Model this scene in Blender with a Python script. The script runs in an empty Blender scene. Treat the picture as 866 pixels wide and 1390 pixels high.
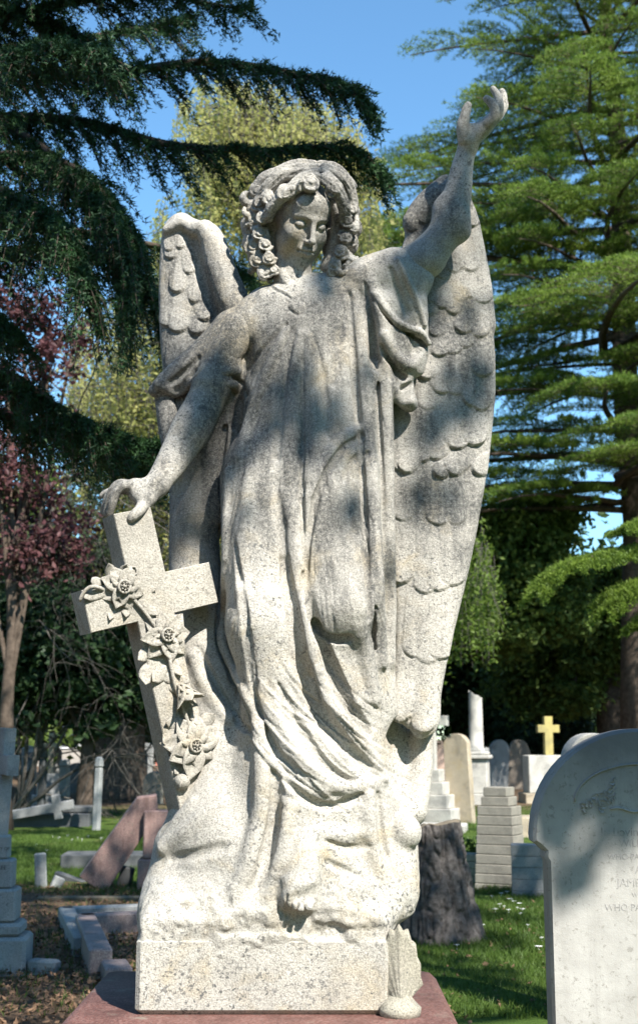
import bpy, math, random
import numpy as np
from mathutils import Vector, Matrix
random.seed(7)
RNG = np.random.default_rng(11)
C = bpy.context.scene.collection
rad = math.radians
F32 = np.float32

# ------------------------------------------------------------------ camera
CAMZ = 1.5
FPX = 1800.0                     # focal length in pixels of the 866 x 1390 photograph
PITCH = math.atan2(350.0, FPX)
CP, SP = math.cos(PITCH), math.sin(PITCH)
cam_d = bpy.data.cameras.new('camera')
cam = bpy.data.objects.new('camera', cam_d)
C.objects.link(cam)
cam.location = (0, 0, CAMZ)
cam.rotation_euler = (math.pi/2 + PITCH, 0, 0)
cam_d.sensor_fit = 'VERTICAL'
cam_d.sensor_height = 36.0
cam_d.lens = FPX/1390.0*36.0
cam_d.shift_y = -45.0/1390.0
cam_d.clip_end = 3000
cam_d.clip_start = 0.05
cam_d.dof.use_dof = True
cam_d.dof.focus_distance = 3.62
cam_d.dof.aperture_fstop = 7.1
bpy.context.scene.camera = cam

def P(px, py, Y):
    """world point where the sight line through a photo pixel reaches depth Y"""
    u, v = px-433.0, 650.0-py
    t = Y/(FPX*CP - v*SP)
    return np.array([u*t, Y, CAMZ + (FPX*SP + v*CP)*t])
def G(px, py, z=0.0):
    """world point where the sight line reaches height z"""
    u, v = px-433.0, 650.0-py
    t = (z-CAMZ)/(FPX*SP + v*CP)
    return np.array([u*t, (FPX*CP - v*SP)*t, z])
def proj(X, Y, Z):
    """photo pixel of world points (arrays)"""
    zz = Z-CAMZ
    f = Y*CP + zz*SP
    up = -Y*SP + zz*CP
    return 433.0 + FPX*X/f, 650.0 - FPX*up/f
YS = 3.6                         # depth of the statue's middle plane
U = 0.002                        # one photo pixel at the statue, in metres
def S(px, py, d=0.0):
    return P(px, py, YS + d*U)

# ------------------------------------------------------------------ objects
def mesh_np(name, verts, quads=None, tris=None, mat=None, parent=None, smooth=True):
    me = bpy.data.meshes.new(name)
    verts = np.asarray(verts, F32)
    nq = 0 if quads is None else len(quads)
    nt = 0 if tris is None else len(tris)
    me.vertices.add(len(verts)); me.vertices.foreach_set('co', verts.ravel())
    me.loops.add(nq*4+nt*3); me.polygons.add(nq+nt)
    li, ls = [], []
    if nq: li.append(np.asarray(quads).ravel()); ls.append(np.arange(nq)*4)
    if nt: li.append(np.asarray(tris).ravel()); ls.append(nq*4 + np.arange(nt)*3)
    me.loops.foreach_set('vertex_index', np.concatenate(li).astype(np.int32))
    me.polygons.foreach_set('loop_start', np.concatenate(ls).astype(np.int32))
    me.polygons.foreach_set('use_smooth', np.full(nq+nt, smooth))
    me.update(calc_edges=True); me.validate()
    return link(name, me, mat, parent)
def link(name, me, mat=None, parent=None):
    o = bpy.data.objects.new(name, me)
    C.objects.link(o)
    if mat: me.materials.append(mat)
    if parent: o.parent = parent
    return o
def thing(name, label, cat, loc=(0,0,0), rotz=0, group=None):
    o = bpy.data.objects.new(name, None); C.objects.link(o)
    o.empty_display_size = .2
    o.location = tuple(loc); o.rotation_euler = (0,0,rotz)
    return tag(o, label, cat, group)
def tag(o, label=None, cat=None, group=None, kind=None):
    if label: o['label'] = label
    if cat: o['category'] = cat
    if group: o['group'] = group
    if kind: o['kind'] = kind
    return o
class MB:
    """collects shapes into one mesh"""
    def __init__(s): s.v = []; s.f = []; s.n = 0
    def add(s, v, f):
        s.v.append(np.asarray(v, float)); s.f += [tuple(i+s.n for i in q) for q in f]; s.n += len(v)
        return s
    def box(s, c, sz, rot=None, bev=0.0, taper=1.0, top=None):
        """box centred on c (z: base), slightly chamfered; taper scales the top"""
        x, y, z = sz[0]/2, sz[1]/2, sz[2]
        b = min(bev, x*.4, y*.4, z*.4)
        rings = []
        def ring(hx, hy, cz, ch):
            return [(hx-ch,-hy,cz),(hx,-hy+ch,cz),(hx,hy-ch,cz),(hx-ch,hy,cz),(-hx+ch,hy,cz),(-hx,hy-ch,cz),(-hx,-hy+ch,cz),(-hx+ch,-hy,cz)]
        if b > 0:
            t = lambda q: 1+(taper-1)*q/z
            for hx, hy, cz in ((x-b,y-b,0),(x*t(b),y*t(b),b),(x*t(z-b),y*t(z-b),z-b),(x*taper-b,y*taper-b,z)):
                rings += ring(hx, hy, cz, b)
            n = 4
            f = [tuple(range(7,-1,-1)), tuple(range(24,32))]
            for k in range(n-1):
                for i in range(8):
                    j = (i+1) % 8
                    f.append((k*8+i, k*8+j, k*8+8+j, k*8+8+i))
            v = np.array(rings)
        else:
            v = np.array([(-x,-y,0),(x,-y,0),(x,y,0),(-x,y,0),(-x*taper,-y*taper,z),(x*taper,-y*taper,z),(x*taper,y*taper,z),(-x*taper,y*taper,z)])
            f = [(3,2,1,0),(4,5,6,7),(0,1,5,4),(1,2,6,5),(2,3,7,6),(3,0,4,7)]
        if rot is not None: v = v @ np.array(rot).T
        return s.add(v + np.array(c), f)
    def prism(s, outline, y0, y1, rot=None, c=(0,0,0), bev=0.0):
        """outline in x,z (counter-clockwise seen from the front, -y) pushed back from y0 to y1"""
        o = np.array(outline, float); n = len(o)
        e = np.roll(o,-1,0)-o; nn = np.stack([e[:,1],-e[:,0]],1); nn /= np.linalg.norm(nn,axis=1)[:,None]+1e-9
        m = nn+np.roll(nn,1,0); m /= (np.linalg.norm(m,axis=1)[:,None]+1e-9)
        loops = []
        lv = [(y0, bev), (y0+bev, 0), (y1-bev, 0), (y1, bev)] if bev else [(y0,0),(y1,0)]
        for yy, ins in lv:
            q = o-m*ins
            loops.append(np.stack([q[:,0], np.full(n,yy), q[:,1]],1))
        v = np.concatenate(loops)
        f = [tuple(range(n)), tuple((len(lv)-1)*n+i for i in range(n-1,-1,-1))]
        for k in range(len(lv)-1):
            for i in range(n):
                j = (i+1) % n
                f.append((k*n+i, (k+1)*n+i, (k+1)*n+j, k*n+j))
        if rot is not None: v = v @ np.array(rot).T
        return s.add(v+np.array(c), f)
    def lathe(s, prof, c=(0,0,0), n=24, rot=None, cap=True):
        v, f = [], []
        for r, z in prof:
            for i in range(n):
                a = 2*math.pi*i/n
                v.append((r*math.cos(a), r*math.sin(a), z))
        for k in range(len(prof)-1):
            for i in range(n):
                j = (i+1) % n
                f.append((k*n+i, k*n+j, k*n+n+j, k*n+n+i))
        if cap:
            f.append(tuple(range(n-1,-1,-1))); f.append(tuple((len(prof)-1)*n+i for i in range(n)))
        v = np.array(v)
        if rot is not None: v = v @ np.array(rot).T
        return s.add(v+np.array(c), f)
    def tube(s, pts, rs, n=7, cap=True):
        pts = [np.asarray(p, float) for p in pts]
        if np.isscalar(rs): rs = [rs]*len(pts)
        v, f = [], []
        a = None
        for i, p in enumerate(pts):
            t = (pts[min(i+1,len(pts)-1)]-pts[max(i-1,0)]); t /= np.linalg.norm(t)+1e-9
            if a is None:
                a = np.cross(t, (0,0,1)) if abs(t[2]) < .9 else np.cross(t, (1,0,0))
            a = a - t*np.dot(a,t); a /= np.linalg.norm(a)+1e-9
            b = np.cross(t, a)
            for k in range(n):
                an = 2*math.pi*k/n
                v.append(p+rs[i]*(a*math.cos(an)+b*math.sin(an)))
        for i in range(len(pts)-1):
            for k in range(n):
                j = (k+1) % n
                f.append((i*n+k, i*n+j, i*n+n+j, i*n+n+k))
        if cap:
            f.append(tuple(range(n-1,-1,-1))); f.append(tuple((len(pts)-1)*n+i for i in range(n)))
        return s.add(v, f)
    def build(s, name, mat, parent=None, smooth=False, off=(0,0,0), autosmooth=None):
        me = bpy.data.meshes.new(name)
        v = np.concatenate(s.v)-np.array(off)
        me.from_pydata(v.tolist(), [], s.f)
        me.validate(); me.update()
        if smooth: me.polygons.foreach_set('use_smooth', [True]*len(me.polygons))
        if autosmooth:
            me.polygons.foreach_set('use_smooth', [True]*len(me.polygons))
            me.set_sharp_from_angle(angle=rad(autosmooth))
        return link(name, me, mat, parent)
def rotz(a):
    c, s = math.cos(a), math.sin(a)
    return np.array([[c,-s,0],[s,c,0],[0,0,1]])
def roty(a):
    c, s = math.cos(a), math.sin(a)
    return np.array([[c,0,s],[0,1,0],[-s,0,c]])
def rotx(a):
    c, s = math.cos(a), math.sin(a)
    return np.array([[1,0,0],[0,c,-s],[0,s,c]])
def spline(pts, n=6):
    """Catmull-Rom through rows of numbers"""
    p = np.asarray(pts, float)
    if len(p) < 3: 
        t = np.linspace(0,1,n+1)[:,None]; return p[0]*(1-t)+p[-1]*t
    q = np.concatenate([[2*p[0]-p[1]], p, [2*p[-1]-p[-2]]])
    out = []
    for i in range(1, len(q)-2):
        for k in range(n):
            t = k/n
            out.append(.5*((2*q[i])+(-q[i-1]+q[i+1])*t+(2*q[i-1]-5*q[i]+4*q[i+1]-q[i+2])*t*t+(-q[i-1]+3*q[i]-3*q[i+1]+q[i+2])*t**3))
    out.append(p[-1])
    return np.array(out)

# ------------------------------------------------------------------ sculpting: signed distance field on a grid
def smin(a, b, k):
    h = np.clip(.5+.5*(b-a)/k, 0, 1)
    return b+(a-b)*h - k*h*(1-h)
class Field:
    def __init__(s, lo, hi, h):
        s.lo = np.array(lo, float); s.h = h
        s.n = np.ceil((np.array(hi)-s.lo)/h).astype(int)+1
        s.a = np.full(tuple(s.n), 1.0, F32)
    def sl(s, lo, hi):
        i0 = np.clip(np.floor((np.asarray(lo)-s.lo)/s.h).astype(int), 0, s.n)
        i1 = np.clip(np.ceil((np.asarray(hi)-s.lo)/s.h).astype(int)+1, 0, s.n)
        ax = [(s.lo[k]+s.h*np.arange(i0[k], i1[k])).astype(F32) for k in range(3)]
        return tuple(slice(i0[k], i1[k]) for k in range(3)), ax[0][:,None,None], ax[1][None,:,None], ax[2][None,None,:]
    def put(s, d, sl, k, op):
        if d.size == 0: return
        if op == '+': s.a[sl] = smin(s.a[sl], d, k) if k else np.minimum(s.a[sl], d)
        else: s.a[sl] = -smin(-s.a[sl], d, k) if k else np.maximum(s.a[sl], -d)
    def cone(s, a, b, ra, rb, k=.01, op='+', dy=1.0):
        a = np.asarray(a, float); b = np.asarray(b, float)
        m = max(ra, rb)+k+2.5*s.h
        md = np.array([m, m/min(dy,1), m])
        sl, X, Y, Z = s.sl(np.minimum(a,b)-md, np.maximum(a,b)+md)
        v = b-a; L = v[0]**2+(v[1]*dy)**2+v[2]**2+1e-12
        px, py, pz = X-F32(a[0]), (Y-F32(a[1]))*F32(dy), Z-F32(a[2])
        t = np.clip((px*F32(v[0])+py*F32(v[1]*dy)+pz*F32(v[2]))/F32(L), 0, 1)
        d = np.sqrt((px-t*F32(v[0]))**2+(py-t*F32(v[1]*dy))**2+(pz-t*F32(v[2]))**2)-(F32(ra)+t*F32(rb-ra))
        s.put(d, sl, k, op)
    def ell(s, c, r, R=None, k=.01, op='+'):
        """ellipsoid; R rows are its own axes"""
        c = np.asarray(c, float); r = np.asarray(r, float)
        m = r.max()+k+2.5*s.h if R is not None else r+k+2.5*s.h
        sl, X, Y, Z = s.sl(c-m, c+m)
        x, y, z = X-F32(c[0]), Y-F32(c[1]), Z-F32(c[2])
        if R is not None:
            R = np.asarray(R, float).astype(F32)
            x, y, z = (R[0,0]*x+R[0,1]*y+R[0,2]*z, R[1,0]*x+R[1,1]*y+R[1,2]*z, R[2,0]*x+R[2,1]*y+R[2,2]*z)
        rx, ry, rz = [F32(q) for q in r]
        k0 = np.sqrt((x/rx)**2+(y/ry)**2+(z/rz)**2)
        k1 = np.sqrt((x/rx**2)**2+(y/ry**2)**2+(z/rz**2)**2)+F32(1e-6)
        d = k0*(k0-1)/k1
        d = np.where(k0 < .2, -F32(r.min())*(1-k0), d)
        s.put(d, sl, k, op)
    def cones(s, C, k=.01, op='+', dy=1.0):
        """many round cones as one shape: rows a, b, ra, rb"""
        A = np.array([c[0] for c in C]+[c[1] for c in C]); m = max(max(c[2],c[3]) for c in C)+k+2.5*s.h
        md = np.array([m, m/min(dy,1), m])
        sl, X, Y, Z = s.sl(A.min(0)-md, A.max(0)+md)
        T = np.full((X.shape[0], Y.shape[1], Z.shape[2]), 1.0, F32)
        if T.size == 0: return
        base = np.array([q.start for q in sl])
        for a, b, ra, rb in C:
            a = np.asarray(a, float); b = np.asarray(b, float)
            m = max(ra, rb)+k+2.5*s.h; md = np.array([m, m/min(dy,1), m])
            s2, X, Y, Z = s.sl(np.minimum(a,b)-md, np.maximum(a,b)+md)
            v = b-a; L = v[0]**2+(v[1]*dy)**2+v[2]**2+1e-12
            px, py, pz = X-F32(a[0]), (Y-F32(a[1]))*F32(dy), Z-F32(a[2])
            t = np.clip((px*F32(v[0])+py*F32(v[1]*dy)+pz*F32(v[2]))/F32(L), 0, 1)
            d = np.sqrt((px-t*F32(v[0]))**2+(py-t*F32(v[1]*dy))**2+(pz-t*F32(v[2]))**2)-(F32(ra)+t*F32(rb-ra))
            q = tuple(slice(z.start-o, z.stop-o) for z, o in zip(s2, base))
            T[q] = np.minimum(T[q], d)
        s.put(T, sl, k, op)
    def box(s, lo, hi, r, k=.02):
        c = (np.asarray(lo)+np.asarray(hi))/2; hf = (np.asarray(hi)-np.asarray(lo))/2-r
        m = k+r+2.5*s.h
        sl, X, Y, Z = s.sl(np.asarray(lo)-m, np.asarray(hi)+m)
        qx, qy, qz = np.abs(X-F32(c[0]))-F32(hf[0]), np.abs(Y-F32(c[1]))-F32(hf[1]), np.abs(Z-F32(c[2]))-F32(hf[2])
        d = np.sqrt(np.maximum(qx,0)**2+np.maximum(qy,0)**2+np.maximum(qz,0)**2)+np.minimum(np.maximum(np.maximum(qx,qy),qz),0)-F32(r)
        s.put(d.astype(F32), sl, k, '+')
    def chain(s, pts, k=.01, op='+', dy=1.0, n=1):
        """pts rows: px, py, depth, radius (photo pixels)"""
        p = spline(pts, n) if n > 1 else np.asarray(pts, float)
        s.cones([(S(*q0[:3]), S(*q1[:3]), q0[3]*U, q1[3]*U) for q0, q1 in zip(p[:-1], p[1:])], k, op, dy)
    def blob(s, px, py, d, rx, ry, rz, k=.02, op='+', roll=0.0, yaw=0.0):
        R = None
        if roll or yaw: R = roty(-roll) @ rotz(-yaw)
        s.ell(S(px,py,d), (rx*U, rz*U, ry*U), R, k, op)
    def sample(s, pts):
        q = (pts-s.lo)/s.h
        i = np.clip(np.floor(q).astype(int), 0, s.n-2); f = np.clip(q-i, 0, 1)
        out = 0
        for dx in (0,1):
            for dy in (0,1):
                for dz in (0,1):
                    w = (f[:,0] if dx else 1-f[:,0])*(f[:,1] if dy else 1-f[:,1])*(f[:,2] if dz else 1-f[:,2])
                    out = out + w*s.a[i[:,0]+dx, i[:,1]+dy, i[:,2]+dz]
        return out
    def hit(s, px, py, miss=0.0):
        """depth (pixel units) of the front surface seen through a photo pixel"""
        Ys = np.arange(s.lo[1], s.lo[1]+s.h*(s.n[1]-1), s.h*.5)
        p0, p1 = P(px,py,Ys[0]), P(px,py,Ys[-1])
        t = ((Ys-Ys[0])/(Ys[-1]-Ys[0]))[:,None]
        v = s.sample(p0*(1-t)+p1*t)
        w = np.where(v < 0)[0]
        return (Ys[w[0]]-YS)/U if len(w) else miss
    def rope(s, pts, op='+', k=.008, n=5, smooth=3):
        """a fold drawn on the surface; rows: px, py, radius, height (how far it stands out or cuts in)"""
        p = spline(pts, n)
        d = np.array([s.hit(a,b,np.nan) for a,b in p[:,:2]])
        if np.isnan(d).all(): return
        ok = ~np.isnan(d)
        d = np.interp(np.arange(len(d)), np.where(ok)[0], d[ok])
        for _ in range(smooth):
            e = np.pad(d, 1, mode='edge'); d = (e[:-2]+2*e[1:-1]+e[2:])/4
        r = np.maximum(p[:,2], .4); hh = p[:,3]
        dd = d+(r-hh) if op == '+' else d-(r-hh)
        s.cones([(S(p[i,0],p[i,1],dd[i]), S(p[i+1,0],p[i+1,1],dd[i+1]), r[i]*U, r[i+1]*U) for i in range(len(p)-1)], k, op)
    def mesh(s, relax=1):
        a = s.a
        neg = a < 0
        c = np.zeros(tuple(s.n-1), np.uint8)
        N = s.n-1
        offs = [(i,j,k) for i in (0,1) for j in (0,1) for k in (0,1)]
        for (i,j,k) in offs:
            c += neg[i:i+N[0], j:j+N[1], k:k+N[2]]
        act = np.argwhere((c > 0) & (c < 8))
        idx = np.full(tuple(N), -1, np.int32)
        idx[act[:,0],act[:,1],act[:,2]] = np.arange(len(act))
        val = np.stack([a[act[:,0]+i, act[:,1]+j, act[:,2]+k] for (i,j,k) in offs], 1)
        ofa = np.array(offs, float)
        acc = np.zeros((len(act),3)); cnt = np.zeros(len(act))
        for p in range(8):
            for q in range(p+1,8):
                if np.abs(ofa[p]-ofa[q]).sum() != 1: continue
                m = (val[:,p] < 0) != (val[:,q] < 0)
                t = val[m,p]/(val[m,p]-val[m,q])
                acc[m] += ofa[p]+(ofa[q]-ofa[p])*t[:,None]; cnt[m] += 1
        V = s.lo+(act+acc/cnt[:,None])*s.h
        quads = []
        for ax in range(3):
            b, g = (ax+1) % 3, (ax+2) % 3
            s0 = [slice(None)]*3; s1 = [slice(None)]*3
            s0[ax] = slice(0,-1); s1[ax] = slice(1,None)
            e = np.argwhere(neg[tuple(s0)] != neg[tuple(s1)])
            e = e[(e[:,b] > 0) & (e[:,g] > 0) & (e[:,b] < N[b]) & (e[:,g] < N[g])]
            def cell(db, dg):
                q = e.copy(); q[:,b] -= db; q[:,g] -= dg
                return idx[q[:,0],q[:,1],q[:,2]]
            Q = np.stack([cell(1,1), cell(0,1), cell(0,0), cell(1,0)], 1)
            fl = ~neg[e[:,0],e[:,1],e[:,2]]
            Q[fl] = Q[fl][:,::-1]
            quads.append(Q[(Q >= 0).all(1)])
        Q = np.concatenate(quads)
        for _ in range(relax):
            acc = np.zeros_like(V); cnt = np.zeros(len(V))
            for x, y in ((0,1),(1,2),(2,3),(3,0)):
                for p, q in ((x,y),(y,x)):
                    for ch in range(3): acc[:,ch] += np.bincount(Q[:,p], V[Q[:,q],ch], len(V))
                    cnt += np.bincount(Q[:,p], minlength=len(V))
            V = V*.5+.5*acc/np.maximum(cnt,1)[:,None]
        return V, Q
def normals(V, Q):
    n = np.cross(V[Q[:,2]]-V[Q[:,0]], V[Q[:,3]]-V[Q[:,1]])
    N = np.zeros_like(V)
    for k in range(4):
        for ch in range(3): N[:,ch] += np.bincount(Q[:,k], n[:,ch], len(V))
    return N/(np.linalg.norm(N,axis=1)[:,None]+1e-12)
class Relief:
    """height map over the photo plane (pixel units), used to carve fine lines"""
    def __init__(s, x0, y0, x1, y1, res=1.0):
        s.x0, s.y0, s.res = x0, y0, res
        s.gx, s.gy = np.meshgrid(np.arange(x0,x1,res), np.arange(y0,y1,res), indexing='ij')
        s.h = np.zeros(s.gx.shape)
    def line(s, pts, n=5):
        """rows: px, py, half width, height (negative = cut)"""
        p = spline(pts, n)
        for q0, q1 in zip(p[:-1], p[1:]):
            m = 3*max(q0[2],q1[2])+1
            i0 = int(max(0,(min(q0[0],q1[0])-m-s.x0)/s.res)); i1 = int((max(q0[0],q1[0])+m-s.x0)/s.res)+1
            j0 = int(max(0,(min(q0[1],q1[1])-m-s.y0)/s.res)); j1 = int((max(q0[1],q1[1])+m-s.y0)/s.res)+1
            X, Y = s.gx[i0:i1,j0:j1], s.gy[i0:i1,j0:j1]
            if X.size == 0: continue
            v = q1[:2]-q0[:2]
            t = np.clip(((X-q0[0])*v[0]+(Y-q0[1])*v[1])/(v@v+1e-9), 0, 1)
            d = np.hypot(X-q0[0]-t*v[0], Y-q0[1]-t*v[1])
            w = q0[2]+t*(q1[2]-q0[2]); a = (q0[3]+t*(q1[3]-q0[3]))*np.exp(-(d/w)**2)
            H = s.h[i0:i1,j0:j1]
            s.h[i0:i1,j0:j1] = np.where(np.abs(a) > np.abs(H), a, H)
    def feather(s, px, py, ang, L, W, step):
        """a shingled feather whose rounded tip lies at px, py; ang: direction of the tip (deg, 90 = down the photo)"""
        c, n = math.cos(rad(ang)), math.sin(rad(ang))
        u = (s.gx-px)*c+(s.gy-py)*n; v = -(s.gx-px)*n+(s.gy-py)*c
        R = W*.5
        tip = -R+np.sqrt(np.clip(R*R-v*v, 0, None))*1.0
        inside = (np.abs(v) < R) & (u < tip) & (u > -L)
        ramp = np.clip((u+L)/L, 0, 1)**1.5
        edge = np.clip((tip-u)/1.5, 0, 1)
        barb = .24*np.sin(v*1.4+.04*u*np.sign(v))+.25*np.exp(-(v/1.0)**2)
        a = 1.55*step*ramp*edge*(1-.35*(v/R)**2)+barb*ramp*.6
        s.h = np.where(inside, np.maximum(s.h*(1-.8*ramp), a), s.h)
    def at(s, px, py):
        q = (px-s.x0)/s.res; r = (py-s.y0)/s.res
        i = np.clip(np.floor(q).astype(int), 0, s.h.shape[0]-2); j = np.clip(np.floor(r).astype(int), 0, s.h.shape[1]-2)
        f, g = np.clip(q-i,0,1), np.clip(r-j,0,1)
        return (s.h[i,j]*(1-f)+s.h[i+1,j]*f)*(1-g)+(s.h[i,j+1]*(1-f)+s.h[i+1,j+1]*f)*g
    def apply(s, V, Q):
        """push the vertices that face the front"""
        N = normals(V, Q)
        px, py = proj(V[:,0], V[:,1], V[:,2])
        view = np.array([0,0,CAMZ])-V; view /= np.linalg.norm(view,axis=1)[:,None]
        w = np.clip((N*view).sum(1)*2.0, 0, 1)
        return V+N*(s.at(px,py)*U*w)[:,None]
def vnoise(p, seed=0):
    """smooth value noise at points (n,3)"""
    r = np.random.default_rng(seed).random(4096).astype(F32)
    i = np.floor(p).astype(np.int64); f = p-i; f = f*f*(3-2*f)
    out = 0
    for dx in (0,1):
        for dy in (0,1):
            for dz in (0,1):
                h = r[((i[:,0]+dx)*73856093 ^ (i[:,1]+dy)*19349663 ^ (i[:,2]+dz)*83492791) & 4095]
                w = (f[:,0] if dx else 1-f[:,0])*(f[:,1] if dy else 1-f[:,1])*(f[:,2] if dz else 1-f[:,2])
                out = out+w*h
    return out*2-1
# ------------------------------------------------------------------ materials
def mat(name):
    m = bpy.data.materials.new(name); m.use_nodes = True
    nt = m.node_tree; nt.nodes.clear()
    return m, nt
class NT:
    def __init__(s, name):
        s.m, s.t = mat(name)
        s.out = s.n('ShaderNodeOutputMaterial'); s.b = s.n('ShaderNodeBsdfPrincipled')
        s.l(s.b, 'BSDF', s.out, 'Surface')
        s.geo = s.n('ShaderNodeNewGeometry')
        s.co = s.n('ShaderNodeTexCoord')
    def n(s, ty, **kw):
        x = s.t.nodes.new(ty)
        for k, v in kw.items(): setattr(x, k, v)
        return x
    def l(s, a, ao, b, bi): s.t.links.new(a.outputs[ao], b.inputs[bi]); return b
    def pos(s, sc=(1,1,1), obj=False):
        mp = s.n('ShaderNodeMapping'); mp.inputs['Scale'].default_value = sc
        if obj: s.l(s.co, 'Object', mp, 'Vector')
        else: s.l(s.geo, 'Position', mp, 'Vector')
        return mp
    def noise(s, scale, detail=4, rough=.55, vec=None, dist=0):
        x = s.n('ShaderNodeTexNoise'); x.inputs['Scale'].default_value = scale; x.inputs['Detail'].default_value = detail
        x.inputs['Roughness'].default_value = rough; x.inputs['Distortion'].default_value = dist
        s.t.links.new((vec or s.pos()).outputs[0], x.inputs['Vector'])
        return x.outputs['Fac']
    def voro(s, scale, vec=None, feature='F1', out='Distance', rand=1.0):
        x = s.n('ShaderNodeTexVoronoi'); x.feature = feature; x.inputs['Scale'].default_value = scale; x.inputs['Randomness'].default_value = rand
        s.t.links.new((vec or s.pos()).outputs[0], x.inputs['Vector'])
        return x.outputs[out]
    def ramp(s, sock, a, b, lo=0.0, hi=1.0):
        x = s.n('ShaderNodeMapRange'); x.inputs['From Min'].default_value = a; x.inputs['From Max'].default_value = b
        x.inputs['To Min'].default_value = lo; x.inputs['To Max'].default_value = hi
        s.t.links.new(sock, x.inputs['Value']); return x.outputs['Result']
    def math(s, op, a, b=None):
        x = s.n('ShaderNodeMath', operation=op)
        for i, q in enumerate((a,b)):
            if q is None: continue
            if isinstance(q,(int,float)): x.inputs[i].default_value = q
            else: s.t.links.new(q, x.inputs[i])
        return x.outputs[0]
    def mix(s, fac, a, b, mode='MIX'):
        x = s.n('ShaderNodeMix', data_type='RGBA', blend_type=mode)
        ins = {i.identifier: i for i in x.inputs}
        for key, q in (('Factor_Float',fac),('A_Color',a),('B_Color',b)):
            if isinstance(q,(int,float)): ins[key].default_value = q
            elif isinstance(q,tuple): ins[key].default_value = (*q,1)[:4]
            else: s.t.links.new(q, ins[key])
        return next(o for o in x.outputs if o.identifier == 'Result_Color')
    def color(s, sock): 
        if isinstance(sock, tuple): s.b.inputs['Base Color'].default_value = (*sock,1)[:4]
        else: s.t.links.new(sock, s.b.inputs['Base Color'])
    def rough(s, v, spec=.3):
        if isinstance(v,(int,float)): s.b.inputs['Roughness'].default_value = v
        else: s.t.links.new(v, s.b.inputs['Roughness'])
        s.b.inputs['Specular IOR Level'].default_value = spec
    def bump(s, sock, strength=.5, dist=.01, prev=None):
        x = s.n('ShaderNodeBump'); x.inputs['Strength'].default_value = strength; x.inputs['Distance'].default_value = dist
        s.t.links.new(sock, x.inputs['Height'])
        if prev is not None: s.t.links.new(prev, x.inputs['Normal'])
        s.t.links.new(x.outputs[0], s.b.inputs['Normal']); return x.outputs[0]

def stone(name, base, dark, spots=(.07,.07,.07), soot=.5, scale=1.0, grain=1.0, ochre=None, moss=None, rough=.85, stain=None, low=None):
    """weathered stone: blotches, soot, lichen specks, pits"""
    n = NT(name)
    v = n.pos((scale,)*3)
    c = n.mix(n.ramp(n.noise(4, 6, .6, v), .35, .68), tuple(base), tuple(q*.78 for q in base))
    if ochre: c = n.mix(n.math('MULTIPLY', n.ramp(n.noise(6.5, 5, .6, v, .6), .52, .70), .75), c, ochre)
    grit = n.noise(230, 3, .8, v)
    fine = n.noise(95, 4, .8, v)
    patch = n.noise(2.6, 7, .62, v, .4)
    sm = n.ramp(patch, .60-.22*soot, .80-.22*soot)
    if stain is not None: sm = n.math('MULTIPLY', sm, stain(n)); sm = n.math('MINIMUM', sm, 1.0)
    sm = n.math('MULTIPLY', sm, n.ramp(fine, .36, .60, .34, 1.0))
    c = n.mix(sm, c, dark)
    # pitted, granular face: dark and pale grains
    c = n.mix(n.math('MULTIPLY', n.ramp(grit, .50, .36), .74), c, tuple(q*.33 for q in base))
    c = n.mix(n.math('MULTIPLY', n.ramp(grit, .54, .66), .45), c, tuple(min(1,q*1.28) for q in base))
    # small dark lichen specks, thick in some places
    sp = n.math('MULTIPLY', n.ramp(n.noise(105, 2, .6, v), .58, .64), n.math('ADD', n.ramp(n.noise(5, 4, .6, v), .40, .62, .1, .85), low(n)) if low else n.ramp(n.noise(5, 4, .6, v), .40, .62, .1, .85))
    c = n.mix(sp, c, tuple(q*1.5 for q in dark))
    sp2 = n.math('MULTIPLY', n.ramp(n.noise(64, 2, .7, v), .67, .72), n.ramp(n.noise(3.3, 3, .6, v), .48, .60))
    c = n.mix(sp2, c, spots)
    crust = n.math('MULTIPLY', n.ramp(n.noise(24, 5, .75, v, .5), .60, .68), n.ramp(n.noise(2.3, 3, .6, v), .48-.06*soot, .60-.06*soot))
    c = n.mix(n.math('MULTIPLY', crust, .8), c, dark)
    if moss: c = n.mix(n.math('MULTIPLY', n.ramp(n.noise(3.0, 5, .65, v, .3), .55, .72), .8), c, moss)
    n.color(c); n.rough(rough, .25)
    b = n.bump(n.noise(16, 5, .6, v), .35*grain, .012)
    b = n.bump(n.noise(140, 4, .85, v), .8*grain, .005, b)
    return n.m
def angel_stain(n):
    """soot that gathers on the chest, the arms and the wing tops of this statue"""
    sep = n.n('ShaderNodeSeparateXYZ'); n.l(n.geo, 'Position', sep, 'Vector')
    z = n.ramp(sep.outputs['Z'], 1.40, 2.3, .25, 1.6)
    st = n.ramp(n.noise(1.0, 5, .6, n.pos((17,17,2.0))), .40, .62, .35, 1.35)     # rain streaks
    return n.math('MULTIPLY', z, st)
def low_specks(n):
    """lichen specks crowd on the foot of the carving"""
    sep = n.n('ShaderNodeSeparateXYZ'); n.l(n.geo, 'Position', sep, 'Vector')
    return n.math('MULTIPLY', n.ramp(sep.outputs['Z'], 1.32, 1.10, 0, .25), n.ramp(n.noise(7, 3, .6), .42, .60))
M = {}
M['angel'] = stone('angel_stone', (.51,.482,.425), (.075,.075,.072), soot=.9, ochre=(.42,.34,.21), stain=angel_stain, low=low_specks)
M['shell'] = stone('shell_stone', (.44,.41,.33), (.14,.13,.11), soot=.5)
M['cross'] = stone('cross_stone', (.46,.43,.37), (.15,.14,.12), soot=.6, ochre=(.40,.33,.22))
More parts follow.
